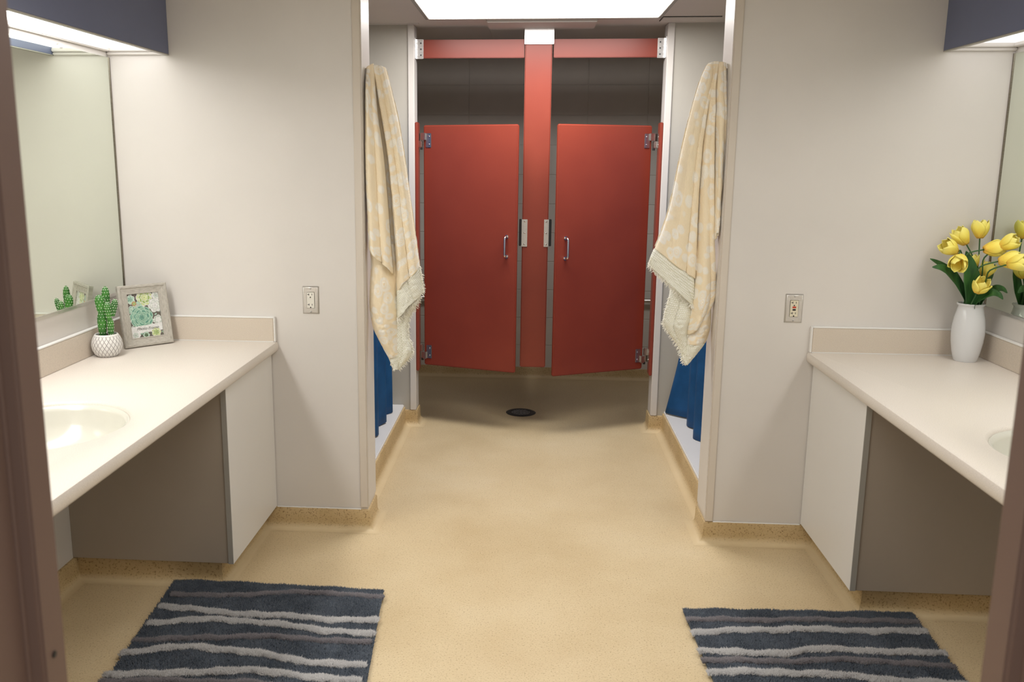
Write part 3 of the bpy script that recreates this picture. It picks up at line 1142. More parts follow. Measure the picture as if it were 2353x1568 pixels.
# --- towel by the left vanity
A0 = [(-0.672, 3.70, 1.921), (-0.671, 3.655, 1.845), (-0.672, 3.635, 1.626), (-0.672, 3.635, 1.455), (-0.668, 3.635, 1.298), (-0.666, 3.635, 1.214)]
A1 = [(-0.647, 3.69, 1.938), (-0.627, 3.66, 1.746), (-0.604, 3.66, 1.593), (-0.589, 3.66, 1.42), (-0.577, 3.66, 1.234), (-0.567, 3.66, 1.102)]
B0 = [(-0.648, 3.70, 1.936), (-0.617, 3.69, 1.746), (-0.592, 3.685, 1.593), (-0.576, 3.68, 1.42), (-0.564, 3.675, 1.234), (-0.556, 3.67, 1.083), (-0.555, 3.67, 0.91)]
B1 = [(-0.603, 3.72, 1.925), (-0.556, 3.70, 1.748), (-0.519, 3.69, 1.538), (-0.489, 3.69, 1.318), (-0.466, 3.69, 1.153), (-0.454, 3.69, 1.063), (-0.454, 3.69, 1.023)]
C0 = [(-0.666, 3.66, 1.226), (-0.662, 3.66, 1.118), (-0.669, 3.65, 0.994), (-0.663, 3.655, 0.911), (-0.644, 3.66, 0.845), (-0.599, 3.67, 0.76), (-0.568, 3.67, 0.696)]
C1 = [(-0.569, 3.69, 1.224), (-0.56, 3.69, 1.08), (-0.557, 3.69, 0.97), (-0.556, 3.69, 0.905), (-0.556, 3.69, 0.84), (-0.557, 3.69, 0.756), (-0.56, 3.68, 0.692)]
D0 = [(-0.565, 3.70, 1.062), (-0.566, 3.70, 0.97), (-0.565, 3.70, 0.905), (-0.564, 3.70, 0.84), (-0.565, 3.70, 0.765), (-0.567, 3.695, 0.692)]
D1 = [(-0.471, 3.72, 1.059), (-0.475, 3.72, 0.985), (-0.514, 3.715, 0.912), (-0.519, 3.715, 0.837), (-0.503, 3.715, 0.759), (-0.558, 3.70, 0.692)]
# split right-hand panel into cloth (above) and hem band (below a slanted line)
Bc0, Bc1 = sub(B0, 0, 0.885), sub(B1, 0, 0.70)
Bh0, Bh1 = sub(B0, 0.885, 1.0), sub(B1, 0.70, 1.0)
Cc0, Cc1 = sub(C0, 0, 0.87), sub(C1, 0, 0.84)
Ch0, Ch1 = sub(C0, 0.87, 1.0), sub(C1, 0.84, 1.0)
E0 = sub(A0, 0, 0.95, 10, 0.06)
E1 = sub(B1, 0, 0.72, 10, 0.045)
towel((-0.62, 3.69, 0.69), 'cream flowered fringed towel on the hook nearest the cactus vanity',
      [(A0, A1, 1.5, 0.012, 'body', 0.0), (Bc0, Bc1, 1.6, 0.013, 'body', 0.25), (Bh0, Bh1, 1.4, 0.008, 'hem', 0.25),
       (Cc0, Cc1, 0.9, 0.008, 'body', 0.5), (Ch0, Ch1, 0.5, 0.003, 'hem', 0.5), (D0, D1, 1.2, 0.008, 'hem', 0.75),
       (E0, E1, 2.0, 0.005, 'back', 0.9)],
      [(between(Bh0, Bh1, 1, 1), (0.35, -0.25, -0.8), 0.016), (sub(Bh1, 0.0, 1.0, 8), (0.9, -0.2, -0.3), 0.012),
       (sub(D1, 0.15, 1.0, 12), (0.8, -0.2, -0.45), 0.014), (sub(Ch0, 0.3, 1.0, 5), (-0.3, -0.2, -0.8), 0.010)], 3)

# --- towel by the right vanity
A0 = [(0.675, 3.72, 1.935), (0.649, 3.70, 1.883), (0.614, 3.69, 1.754), (0.581, 3.68, 1.594), (0.55, 3.68, 1.395), (0.513, 3.68, 1.262), (0.484, 3.68, 1.19), (0.473, 3.68, 1.152)]
A1 = [(0.691, 3.70, 1.941), (0.68, 3.67, 1.861), (0.662, 3.665, 1.746), (0.649, 3.66, 1.609), (0.646, 3.66, 1.414), (0.649, 3.66, 1.241), (0.651, 3.66, 1.101), (0.657, 3.66, 0.984)]
B0 = [(0.688, 3.71, 1.941), (0.683, 3.685, 1.862), (0.671, 3.68, 1.747), (0.659, 3.675, 1.609), (0.656, 3.675, 1.413), (0.659, 3.675, 1.24), (0.659, 3.675, 1.1), (0.644, 3.678, 0.93), (0.641, 3.68, 0.865)]
B1 = [(0.702, 3.69, 1.94), (0.689, 3.66, 1.86), (0.692, 3.655, 1.746), (0.695, 3.65, 1.609), (0.705, 3.65, 1.415), (0.717, 3.655, 1.242), (0.730, 3.66, 1.102), (0.731, 3.665, 1.013), (0.692, 3.67, 0.919)]
C0 = [(0.700, 3.70, 1.94), (0.695, 3.675, 1.861), (0.699, 3.665, 1.746), (0.701, 3.665, 1.657), (0.707, 3.665, 1.514), (0.717, 3.665, 1.29), (0.721, 3.665, 1.253)]
C1 = [(0.730, 3.70, 1.935), (0.728, 3.66, 1.855), (0.733, 3.64, 1.737), (0.734, 3.637, 1.578), (0.734, 3.637, 1.431), (0.734, 3.637, 1.334), (0.733, 3.64, 1.291)]
D0 = [(0.649, 3.69, 1.132), (0.656, 3.69, 1.008), (0.65, 3.69, 0.927), (0.642, 3.69, 0.864), (0.639, 3.69, 0.80), (0.64, 3.69, 0.743)]
D1 = [(0.722, 3.68, 1.135), (0.726, 3.68, 1.011), (0.731, 3.68, 0.921), (0.727, 3.68, 0.876), (0.705, 3.685, 0.82), (0.645, 3.69, 0.739)]
E0 = [(0.576, 3.705, 1.095), (0.569, 3.705, 1.023), (0.55, 3.705, 0.924), (0.562, 3.705, 0.886), (0.614, 3.70, 0.811), (0.634, 3.695, 0.754)]
E1 = [(0.66, 3.705, 1.096), (0.663, 3.695, 1.008), (0.657, 3.695, 0.927), (0.647, 3.695, 0.882), (0.644, 3.695, 0.809), (0.645, 3.695, 0.75)]
Ac0, Ac1 = sub(A0, 0, 0.80, 12), sub(A1, 0, 0.86, 12)
Ah0, Ah1 = sub(A0, 0.80, 1.0), sub(A1, 0.86, 1.0)
Dc0, Dc1 = sub(D0, 0, 0.72), sub(D1, 0, 0.76)
Dh0, Dh1 = sub(D0, 0.72, 1.0), sub(D1, 0.76, 1.0)
F0, F1 = sub(A0, 0, 0.78, 10, 0.055), sub(C1, 0, 1.0, 10, 0.06)
towel((0.65, 3.69, 0.74), 'cream flowered fringed towel on the hook nearest the tulip vanity',
      [(Ac0, Ac1, 1.1, 0.010, 'body', 0.0), (Ah0, Ah1, 0.9, 0.006, 'hem', 0.0), (B0, B1, 1.2, 0.010, 'body', 0.3),
       (C0, C1, 1.0, 0.010, 'body', 0.55), (Dc0, Dc1, 0.8, 0.006, 'body', 0.8), (Dh0, Dh1, 0.5, 0.004, 'hem', 0.8),
       (E0, E1, 1.2, 0.007, 'hem', 1.0), (F0, F1, 2.0, 0.005, 'back', 1.2)],
      [(between(Ah0, Ah1, 1, 1), (-0.35, -0.25, -0.8), 0.016), (sub(E0, 0.2, 1.0, 12), (-0.75, -0.2, -0.5), 0.014),
       (between(B0, B1, 1, 1), (-0.1, -0.3, -0.8), 0.009), (sub(Dh0, 0.5, 1.0, 5), (-0.2, -0.2, -0.9), 0.013),
       (sub(Ah0, 0.4, 1.0, 5), (-0.8, -0.2, -0.3), 0.008)], 5)


def robe_hook(sgn, xw, label):
    y, z = 3.690, 1.905
    t = thing('robe_hook', label, 'hook', (xw, y, z), 'robe hooks')
    s = -sgn
    MB().box(*sorted((xw + s * 0.0045, xw + s * 0.0075)), y - 0.010, y + 0.010, z - 0.035, z + 0.010).build('back_plate', M['bronze'], t, 0.001)
    pts = [(xw + s * 0.007, y, z + 0.002), (xw + s * 0.018, y, z + 0.004), (xw + s * 0.028, y, z + 0.010), (xw + s * 0.034, y, z + 0.020)]
    MB().tube(pts, [0.005, 0.0042, 0.004, 0.0046], 10).build('upper_prong', M['bronze'], t)
    pts = [(xw + s * 0.007, y, z - 0.022), (xw + s * 0.014, y, z - 0.032), (xw + s * 0.020, y, z - 0.030), (xw + s * 0.024, y, z - 0.020)]
    MB().tube(pts, [0.0045, 0.004, 0.004, 0.0045], 10).build('lower_prong', M['bronze'], t)
    for zz in (z - 0.012, z + 0.006):
        screw((xw + s * 0.0075, y - 0.006, zz), (s, 0, 0), 0.0028, t, M['zinc'])


robe_hook(-1, OL, 'small bronze robe hook holding the left towel')
robe_hook(1, OR, 'small bronze robe hook holding the right towel')


# ================================================================== RUGS
def rug_mat(name, c0, c1, sc):
    m = base_mat(name, c0, 0.95, 0, 0.1)
    v = coords(m)
    f = noise_tex(m, v, sc, 4, 0.6)
    f2 = noise_tex(m, v, 300, 2)
    c = ramp(m, f, [(0.33, c0), (0.68, c1)])
    c = mix(m, 0.35, c, ramp(m, f2, [(0.3, tuple(x * 0.6 for x in c0)), (0.7, tuple(x * 1.4 for x in c1))]))
    L(m, c, bsdf(m).inputs['Base Color'])
    bsdf(m).inputs['Sheen Weight'].default_value = 0.15
    return m


M['rug'] = rug_mat('rug_slate', lin((50, 58, 68)), lin((98, 106, 117)), 9)
M['rug_light'] = rug_mat('rug_silver', lin((186, 184, 184)), lin((208, 206, 204)), 14)
M['rug_dim'] = rug_mat('rug_mauve', lin((116, 112, 116)), lin((140, 135, 138)), 14)


def tufts(P, hgt, lean, wid, org):
    """P (n,3) roots -> little three-sided blades, as one mesh array."""
    n = len(P)
    a = rng.uniform(0, 2 * np.pi, n)
    h = hgt * rng.uniform(0.7, 1.15, n)
    tip = P + np.stack([rng.normal(0, lean, n), rng.normal(0, lean, n), h], 1)
    vs = np.empty((n, 4, 3))
    for k in range(3):
        vs[:, k, 0] = P[:, 0] + wid * np.cos(a + k * 2.094)
        vs[:, k, 1] = P[:, 1] + wid * np.sin(a + k * 2.094)
        vs[:, k, 2] = P[:, 2]
    vs[:, 3] = tip
    b = (np.arange(n) * 4)[:, None]
    tri = np.concatenate([b + np.array([[0, 1, 3]]), b + np.array([[1, 2, 3]]), b + np.array([[2, 0, 3]])], 1).reshape(-1, 3)
    return vs.reshape(-1, 3) - np.asarray(org), tri


def arr_mesh(name, V, T, mat):
    me = bpy.data.meshes.new(name)
    me.vertices.add(len(V))
    me.vertices.foreach_set('co', V.astype(np.float32).ravel())
    me.loops.add(len(T) * 3)
    me.loops.foreach_set('vertex_index', T.astype(np.int32).ravel())
    me.polygons.add(len(T))
    me.polygons.foreach_set('loop_start', np.arange(0, len(T) * 3, 3, dtype=np.int32))
    me.polygons.foreach_set('loop_total', np.full(len(T), 3, dtype=np.int32))
    me.materials.append(mat)
    me.update(calc_edges=True)
    me.validate()
    return me


def rug(corners, stripes, label):
    """corners: far-left, far-right, near-right, near-left (x,y)."""
    fl_, fr_, nr_, nl_ = [np.array(c, float) for c in corners]
    org = np.array([*(fl_ + fr_ + nr_ + nl_) / 4, 0.0])
    t = thing('bath_rug', label, 'rug', tuple(org), 'striped bath rugs')

    def at(s, q):
        s, q = np.asarray(s)[..., None], np.asarray(q)[..., None]
        return (fl_ * (1 - s) + fr_ * s) * (1 - q) + (nl_ * (1 - s) + nr_ * s) * q

    def hump(x, y):
        return 0.0012 * np.sin(x * 37 + y * 11) + 0.0012 * np.sin(y * 53 + 2 * np.sin(x * 19))

    mb = MB()
    for z0 in (0,):
        mb.grid(lambda u, v: (*at(u, v), 0.0105 + float(hump(*at(u, v)))), 40, 60)
        mb.grid(lambda u, v: (*at(u, 1 - v), 0.0012), 40, 60)
        n = 41 * 61
        # skirt
        rim_t = [i for i in range(41)] + [j * 41 + 40 for j in range(1, 61)] + [60 * 41 + i for i in range(39, -1, -1)] + [j * 41 for j in range(59, 0, -1)]
        vs = [tuple(mb.v[i]) for i in rim_t] + [(mb.v[i].x, mb.v[i].y, 0.0012) for i in rim_t]
        m_ = len(rim_t)
        mb.add(vs, [(i, (i + 1) % m_, m_ + (i + 1) % m_, m_ + i) for i in range(m_)])
    bo = mb.build('backing', M['rug'], t, angle=80)
    n = 120000
    s = rng.uniform(0, 1, n)
    q = rng.uniform(0, 1, n) ** 1.25
    XY = at(s, q)
    P = np.column_stack([XY, 0.0095 + hump(XY[:, 0], XY[:, 1])])
    # clear the pile where the raised bands run
    keep = np.ones(n, bool)
    for kind, pts in stripes:
        pts = np.array(pts)
        yy = np.interp(P[:, 0], pts[:, 0], pts[:, 1], left=-9, right=-9)
        keep &= np.abs(P[:, 1] - yy) > 0.008
    V, T = tufts(P[keep], 0.0100, 0.0042, 0.0024, org)
    pile = link('pile', arr_mesh('pile', V, T, M['rug']), t, Vector(org))
    pile['kind'] = 'stuff'
    for kind, pts in stripes:
        pts = np.array(pts)
        mt = M['rug_light'] if kind == 'L' else M['rug_dim']
        hw = 0.0120 if kind == 'L' else 0.0105
        x0, x1 = pts[0, 0] - 0.006, pts[-1, 0] + 0.005
        m = int((x1 - x0) * 20000)
        x = rng.uniform(x0, x1, m)
        yc = np.interp(x, pts[:, 0], pts[:, 1])
        # smooth the corners of the polyline
        for dx in (-0.04, 0.04):
            yc = yc + np.interp(x + dx, pts[:, 0], pts[:, 1])
        hw = hw * (1 + 0.22 * np.sin(x * 43 + pts[0, 1] * 90) + 0.18 * np.sin(x * 131))
        yc = yc / 3 + 0.004 * np.sin(x * 21) + 0.003 * np.sin(x * 57 + x0)
        off = rng.uniform(-1, 1, m)
        y = yc + off * hw
        ht = np.sqrt(np.clip(1 - off ** 2, 0.05, 1))
        PP = np.column_stack([x, y, 0.009 + 0.004 * ht])
        V, T = tufts(PP, 0.0130 if kind == 'L' else 0.0105, 0.0048, 0.0026, org)
        link('stripe', arr_mesh('stripe', V, T, mt), t, Vector(org))['kind'] = 'stuff'
    return t


LS = [('D', [(-1.273, 2.934), (-1.099, 2.929), (-0.911, 2.973), (-0.695, 2.991), (-0.515, 2.967)]),
      ('L', [(-1.277, 2.842), (-1.057, 2.81), (-0.864, 2.808), (-0.652, 2.796), (-0.507, 2.802)]),
      ('L', [(-1.269, 2.719), (-1.152, 2.747), (-1.043, 2.769), (-0.847, 2.749), (-0.636, 2.721), (-0.503, 2.709)]),
      ('D', [(-1.27, 2.61), (-1.108, 2.635), (-0.901, 2.67), (-0.682, 2.666), (-0.506, 2.659)]),
      ('L', [(-1.274, 2.529), (-1.148, 2.572), (-1.037, 2.587), (-0.87, 2.569), (-0.706, 2.531), (-0.497, 2.519)]),
      ('L', [(-1.269, 2.409), (-1.087, 2.425), (-0.909, 2.464), (-0.764, 2.462), (-0.497, 2.432)]),
      ('D', [(-1.268, 2.37), (-1.016, 2.397), (-0.779, 2.399), (-0.48, 2.36)]),
      ('L', [(-1.255, 2.24), (-0.95, 2.27), (-0.70, 2.23), (-0.465, 2.25)]),
      ('D', [(-1.25, 2.13), (-0.95, 2.10), (-0.70, 2.15), (-0.46, 2.13)]),
      ('L', [(-1.25, 2.03), (-0.95, 2.06), (-0.70, 2.01), (-0.455, 2.02)])]
rug([(-1.312, 3.055), (-0.521, 3.032), (-0.432, 1.90), (-1.225, 1.86)], LS, 'slate blue bath rug with silver stripes before the cactus vanity')
RS = [('D', [(0.562, 2.904), (0.708, 2.913), (0.925, 2.931), (1.142, 2.95), (1.34, 2.95)]),
      ('L', [(0.565, 2.81), (0.746, 2.847), (0.938, 2.868), (1.115, 2.873), (1.34, 2.887)]),
      ('L', [(0.566, 2.701), (0.662, 2.696), (0.812, 2.704), (0.942, 2.743), (1.072, 2.745), (1.343, 2.749)]),
      ('D', [(0.568, 2.645), (0.752, 2.657), (0.901, 2.669), (1.053, 2.692), (1.336, 2.67)]),
      ('L', [(0.572, 2.574), (0.687, 2.588), (0.832, 2.596), (0.972, 2.591), (1.153, 2.576), (1.335, 2.57)]),
      ('L', [(0.58, 2.46), (0.80, 2.49), (1.05, 2.44), (1.33, 2.45)]),
      ('D', [(0.588, 2.36), (0.80, 2.34), (1.05, 2.39), (1.33, 2.37)]),
      ('L', [(0.598, 2.24), (0.80, 2.27), (1.05, 2.22), (1.325, 2.23)]),
      ('D', [(0.606, 2.13), (0.85, 2.10), (1.05, 2.14), (1.325, 2.12)]),
      ('L', [(0.61, 2.02), (0.85, 2.05), (1.05, 2.01), (1.32, 2.03)])]
rug([(0.556, 2.985), (1.350, 3.022), (1.326, 1.88), (0.612, 1.85)], RS, 'slate blue bath rug with silver stripes before the tulip vanity')


# ================================================================== CACTUS
def cactus_mat():
    m = base_mat('cactus_green', lin((60, 125, 50)), 0.35, 0, 0.5)
    v = coords(m)
    sx = N(m, 'ShaderNodeSeparateXYZ')
    L(m, v, sx.inputs[0])
    f = noise_tex(m, v, 18, 2)
    g = ramp(m, f, [(0.3, lin((30, 80, 36))), (0.7, lin((74, 142, 52)))])
    L(m, g, bsdf(m).inputs['Base Color'])
    return m


def pot_mat(z0, h):
    m = base_mat('lattice_pot', (0.8, 0.79, 0.77), 0.6, 0, 0.3)
    v = coords(m)
    sx = N(m, 'ShaderNodeSeparateXYZ')
    L(m, v, sx.inputs[0])
    an = math_n(m, 'ARCTAN2', sx.outputs['Y'], sx.outputs['X'])
    a = math_n(m, 'MULTIPLY', an, 22 / (2 * math.pi))
    zz = math_n(m, 'MULTIPLY', sx.outputs['Z'], 40.0)
    ds = []
    for op in ('ADD', 'SUBTRACT'):
        q = math_n(m, op, a, zz)
        fr_ = math_n(m, 'FRACT', q)
        ds.append(math_n(m, 'ABSOLUTE', math_n(m, 'SUBTRACT', fr_, 0.5)))
    d = math_n(m, 'MAXIMUM', ds[0], ds[1])
    line = ramp(m, d, [(0.40, (0,) * 3), (0.46, (1,) * 3)])
    zin = math_n(m, 'LESS_THAN', sx.outputs['Z'], h)
    fac = math_n(m, 'MULTIPLY', line, zin)
    L(m, mix(m, fac, (0.80, 0.785, 0.76), lin((158, 152, 150))), bsdf(m).inputs['Base Color'])
    bump(m, math_n(m, 'SUBTRACT', 1.0, fac), 0.6, 0.002)
    return m


M['cactus'] = cactus_mat()
M['pot'] = pot_mat(0, 0.082)
M['soil'] = paint('grey_soil', (0.06, 0.055, 0.05), 0.9, 0.3, 400, 0.5, vscale=200)
PX, PY = -1.617, 3.268
t = thing('potted_cactus', 'small speckled green cactus in a white lattice pot', 'plant', (PX, PY, ZC))
MB().lathe([(0.030, 0.0005), (0.036, 0.001), (0.046, 0.010), (0.0545, 0.026), (0.0575, 0.042), (0.056, 0.058), (0.050, 0.074),
            (0.0435, 0.084), (0.041, 0.087), (0.038, 0.086), (0.0375, 0.078), (0.0375, 0.076)], (PX, PY, ZC), 48, caps=False).build('pot', M['pot'], t, angle=60)
MB().lathe([(0.0, 0.080), (0.038, 0.079)], (PX, PY, ZC), 32, caps=False).build('soil', M['soil'], t)
Z = ZC
sd_ = (1.0, 0.35, 0)
# (base, tip, half width, half depth); offsets in m from the pot centre: right, depth, height
pads = [((-0.012, -0.004, 0.072), (-0.010, -0.004, 0.176), 0.0175, 0.0125),
        ((-0.022, 0.008, 0.072), (-0.020, 0.008, 0.170), 0.012, 0.011),
        ((0.020, -0.002, 0.072), (0.021, -0.002, 0.150), 0.0125, 0.011),
        ((-0.008, -0.006, 0.160), (-0.015, -0.006, 0.238), 0.0185, 0.011),
        ((0.004, 0.010, 0.165), (0.004, 0.010, 0.268), 0.0150, 0.0105),
        ((0.020, -0.008, 0.140), (0.018, -0.010, 0.212), 0.0130, 0.010),
        ((0.028, 0.004, 0.155), (0.044, 0.004, 0.221), 0.0125, 0.009)]
M['areole'] = paint('areole_white', lin((238, 242, 226)), 0.7, 0.03)
for n_, (p0, p1, w_, d_) in enumerate(pads):
    pm = MB().blob((PX + p0[0], PY + p0[1], Z + p0[2]), (PX + p1[0], PY + p1[1], Z + p1[2]), w_, d_, 18, 16, side=sd_)
    dots = MB()
    cen = (Vector((PX + p0[0], PY + p0[1], Z + p0[2])) + Vector((PX + p1[0], PY + p1[1], Z + p1[2]))) / 2
    ax = (Vector(p1) - Vector(p0)).normalized()
    for ring in range(2, 16, 2):
        for kk in range(0, 18, 2):
            pt = pm.v[ring * 18 + (kk + (ring // 2) % 2) % 18]
            c_ = cen + ax * (pt - cen).dot(ax)
            out = (pt - c_)
            if out.length < 0.003:
                continue
            out.normalize()
            tg = ax.cross(out)
            e_ = 0.00165
            vs = [pt + out * 0.0014, pt + tg * e_, pt + ax * e_ * 1.5, pt - tg * e_, pt - ax * e_ * 1.5, pt - out * 0.001]
            dots.add(vs, [(0, 1, 2), (0, 2, 3), (0, 3, 4), (0, 4, 1), (5, 2, 1), (5, 3, 2), (5, 4, 3), (5, 1, 4)])
    po_ = pm.build('pad', M['cactus'], t, angle=80)
    dots.build('areoles', M['areole'], po_)['kind'] = 'stuff'


# ================================================================== PHOTO FRAME
def frame_wood():
    m = base_mat('grey_barn_wood', lin((178, 172, 162)), 0.7, 0, 0.25)
    tc = N(m, 'ShaderNodeTexCoord')
    mp = N(m, 'ShaderNodeMapping')
    mp.inputs['Scale'].default_value = (1, 9, 1)
    L(m, tc.outputs['UV'], mp.inputs['Vector'])
    f = noise_tex(m, mp.outputs['Vector'], 45, 6, 0.65)
    L(m, ramp(m, f, [(0.3, lin((150, 144, 134))), (0.5, lin((186, 181, 171))), (0.7, lin((205, 200, 191)))]), bsdf(m).inputs['Base Color'])
    bump(m, f, 0.4, 0.001)
    return m


M['wood'] = frame_wood()
fo = Vector((-1.607, 3.392, ZC + 0.002))
fr2 = Vector((-1.468, 3.538, ZC + 0.002))
ex = (fr2 - fo)
FW = ex.length
ex.normalize()
bk = Vector((-ex.y, ex.x, 0))            # away from the viewer
lean = math.radians(11)
ez = (Vector((0, 0, 1)) * math.cos(lean) + bk * math.sin(lean))
ey = ez.cross(ex)
FM = Matrix(((ex.x, ey.x, ez.x, fo.x), (ex.y, ey.y, ez.y, fo.y), (ex.z, ey.z, ez.z, fo.z), (0, 0, 0, 1)))
FH = 0.248
BD = 0.036
fthing = thing('photo_frame', 'weathered grey photo frame showing succulents, leaning on the counter', 'frame', (fo.x, fo.y, ZC))


def moulding(pa, pb, ina, inb, nm):
    """one mitred side: outer edge pa->pb, inner edge ina->inb (x,z), stepped profile."""
    prof = [(0.0, 0.006), (0.0, -0.010), (0.10, -0.013), (0.28, -0.013), (0.36, -0.009), (0.86, -0.006), (0.90, -0.008), (1.0, -0.007), (1.0, 0.004)]
    vs, uv = [], []
    ln = math.hypot(pb[0] - pa[0], pb[1] - pa[1])
    for s_ in (0, 1):
        o_, i_ = (pa, ina) if s_ == 0 else (pb, inb)
        for q, d in prof:
            x, z = o_[0] + (i_[0] - o_[0]) * q, o_[1] + (i_[1] - o_[1]) * q
            vs.append((x, d, z))
            uv.append((s_ * ln, q * BD + pa[0] + pa[1]))
    n = len(prof)
    fs = [(i, i + 1, n + i + 1, n + i) for i in range(n - 1)] + [tuple(range(n)), tuple(range(2 * n - 1, n - 1, -1)), (n - 1, 0, n, 2 * n - 1)]
    mb = MB().add(vs, fs)
    mb.xf(FM)
    return mb.build(nm, M['wood'], fthing, uvs=uv)


oc = [(0, 0), (FW, 0), (FW, FH), (0, FH)]
ic = [(BD, BD), (FW - BD, BD), (FW - BD, FH - BD), (BD, FH - BD)]
for i in range(4):
    j = (i + 1) % 4
    moulding(oc[j], oc[i], ic[j], ic[i], 'frame_side')
# backing board and easel leg
MB().box(0.004, FW - 0.004, 0.003, 0.007, 0.004, FH - 0.004).xf(FM).build('backing', M['taupe'], fthing)
top = FM @ Vector((FW / 2, 0.008, FH * 0.55))
foot = top + bk * 0.035
foot.z = ZC + 0.001
MB().tube([top, foot], 0.004, 8).build('easel_leg', M['taupe'], fthing)
# printed picture: flat layered shapes on the print sheet
pal = [lin(c) for c in ((112, 105, 96), (238, 240, 234), (150, 192, 168), (112, 165, 145), (190, 222, 200), (176, 200, 120), (222, 232, 168),
                        (205, 214, 204), (90, 118, 84), (190, 130, 100), (247, 247, 243), (86, 92, 88))]
pmats = []
for i, c in enumerate(pal):
    mm = base_mat('print_ink_%d' % i, c, 0.25, 0, 0.4)
    v = coords(mm)
    L(mm, ramp(mm, noise_tex(mm, v, 120, 3), [(0.3, tuple(x * 0.86 for x in c)), (0.7, tuple(min(1, x * 1.1) for x in c))]), bsdf(mm).inputs['Base Color'])
    pmats.append(mm)
pw0, pw1, ph0, ph1 = BD, FW - BD, BD, FH - BD
PWD, PHT = pw1 - pw0, ph1 - ph0
pic = MB()
layer = [0]


def flat(poly, mi):
    layer[0] += 1
    d = -0.0005 - layer[0] * 0.000006
    pts = [(min(max(x, pw0), pw1), d, min(max(z, ph0), ph1)) for x, z in poly]
    pic.add(pts, [tuple(range(len(pts)))], mi)


def petal_poly(cx, cz, an, r0, r1, wd, n=7):
    dx, dz = math.cos(an), math.sin(an)
    pts = []
    for s_, rev in ((1, 0), (-1, 1)):
        for i in range(n):
            q = i / (n - 1)
            if rev:
                q = 1 - q
            w_ = wd * math.sin(math.pi * min(0.97, 0.12 + 0.82 * q ** 1.4)) ** 0.7 * s_
            r = r0 + (r1 - r0) * q
            pts.append((cx + dx * r - dz * w_, cz + dz * r + dx * w_))
    return pts


def rosette(fx, fz, R, cols, edge, rings=4, n0=8, rot=0.0):
    cx, cz = pw0 + fx * PWD, ph0 + fz * PHT
    for k in range(rings):
        rr_ = R * (1 - k / (rings + 0.6))
        n = max(5, n0 - k)
        for q in range(n):
            an = rot + 2 * math.pi * (q + 0.5 * (k % 2)) / n
            wd = rr_ * 0.42
            flat(petal_poly(cx, cz, an, rr_ * 0.10, rr_ * 1.02, wd * 1.06), edge)
            flat(petal_poly(cx, cz, an, rr_ * 0.10, rr_ * 0.95, wd * 0.92), cols[k % len(cols)])


flat([(pw0, ph0), (pw1, ph0), (pw1, ph1), (pw0, ph1)], 0)
rp_ = random.Random(11)
for _ in range(70):
    x, z = pw0 + rp_.random() * PWD, ph0 + rp_.random() * PHT
    mi = rp_.choice([7, 1, 4, 8, 11, 2, 10, 1, 7])
    flat(petal_poly(x, z, rp_.uniform(0, 6.28), 0, rp_.uniform(0.008, 0.02), rp_.uniform(0.003, 0.006)), mi)
rosette(0.55, 0.90, 0.034, [6, 5, 6], 10, 3, 9, 0.3)
rosette(0.86, 0.70, 0.030, [10, 1, 10], 7, 3, 6, 0.1)
rosette(0.92, 0.92, 0.018, [1, 7], 10, 2, 6)
rosette(0.10, 0.88, 0.019, [4, 2], 10, 2, 6, 0.5)
rosette(0.30, 0.72, 0.018, [4, 7], 2, 2, 6, 0.2)
rosette(0.10, 0.64, 0.017, [2, 4], 10, 2, 6, 0.7)
rosette(0.20, 0.78, 0.010, [9, 5], 6, 2, 6, 0.7)
rosette(0.38, 0.45, 0.047, [3, 2, 3, 2, 2], 4, 6, 9, 0.2)
rosette(0.90, 0.36, 0.020, [7, 10], 1, 2, 6, 0.4)
flat([(pw0, ph0 + 0.08 * PHT), (pw1, ph0 + 0.12 * PHT), (pw1, ph0 + 0.30 * PHT), (pw0 + 0.6 * PWD, ph0 + 0.27 * PHT), (pw0, ph0 + 0.25 * PHT)], 10)
rosette(0.78, 0.08, 0.020, [6, 5], 10, 2, 7)
rosette(0.12, 0.06, 0.020, [10, 7], 1, 2, 6)
rosette(0.45, 0.04, 0.014, [4, 8], 7, 2, 6)
po = pic.xf(FM).build('picture', pmats, fthing, smooth=False)
# caption in slanted script-like letters
cu = bpy.data.curves.new('caption', 'FONT')
cu.body = 'Photo Frame'
cu.size = 0.0165
cu.shear = 0.45
cu.space_character = 0.92
tmp = bpy.data.objects.new('caption_curve', cu)
col.objects.link(tmp)
bpy.context.view_layer.update()
me = bpy.data.meshes.new_from_object(tmp.evaluated_get(bpy.context.evaluated_depsgraph_get()))
bpy.data.objects.remove(tmp, do_unlink=True)
me.materials.clear()
me.materials.append(base_mat('caption_ink', lin((120, 118, 112)), 0.5))
wdt = max(v.co.x for v in me.vertices)
for v in me.vertices:
    p = FM @ Vector((pw0 + 0.16 * PWD + v.co.x * (0.72 * PWD / wdt), -0.0042, ph0 + 0.165 * PHT + v.co.y))
    v.co = p - ORG[po.name]
link('caption', me, po, ORG[po.name])
gl = MB().box(pw0 - 0.002, pw1 + 0.002, -0.0056, -0.0050, ph0 - 0.002, ph1 + 0.002).xf(FM)
gm = base_mat('frame_glass', (1, 1, 1), 0.03)
bsdf(gm).inputs['Transmission Weight'].default_value = 1.0
bsdf(gm).inputs['IOR'].default_value = 1.1
gl.build('glass', gm, fthing)

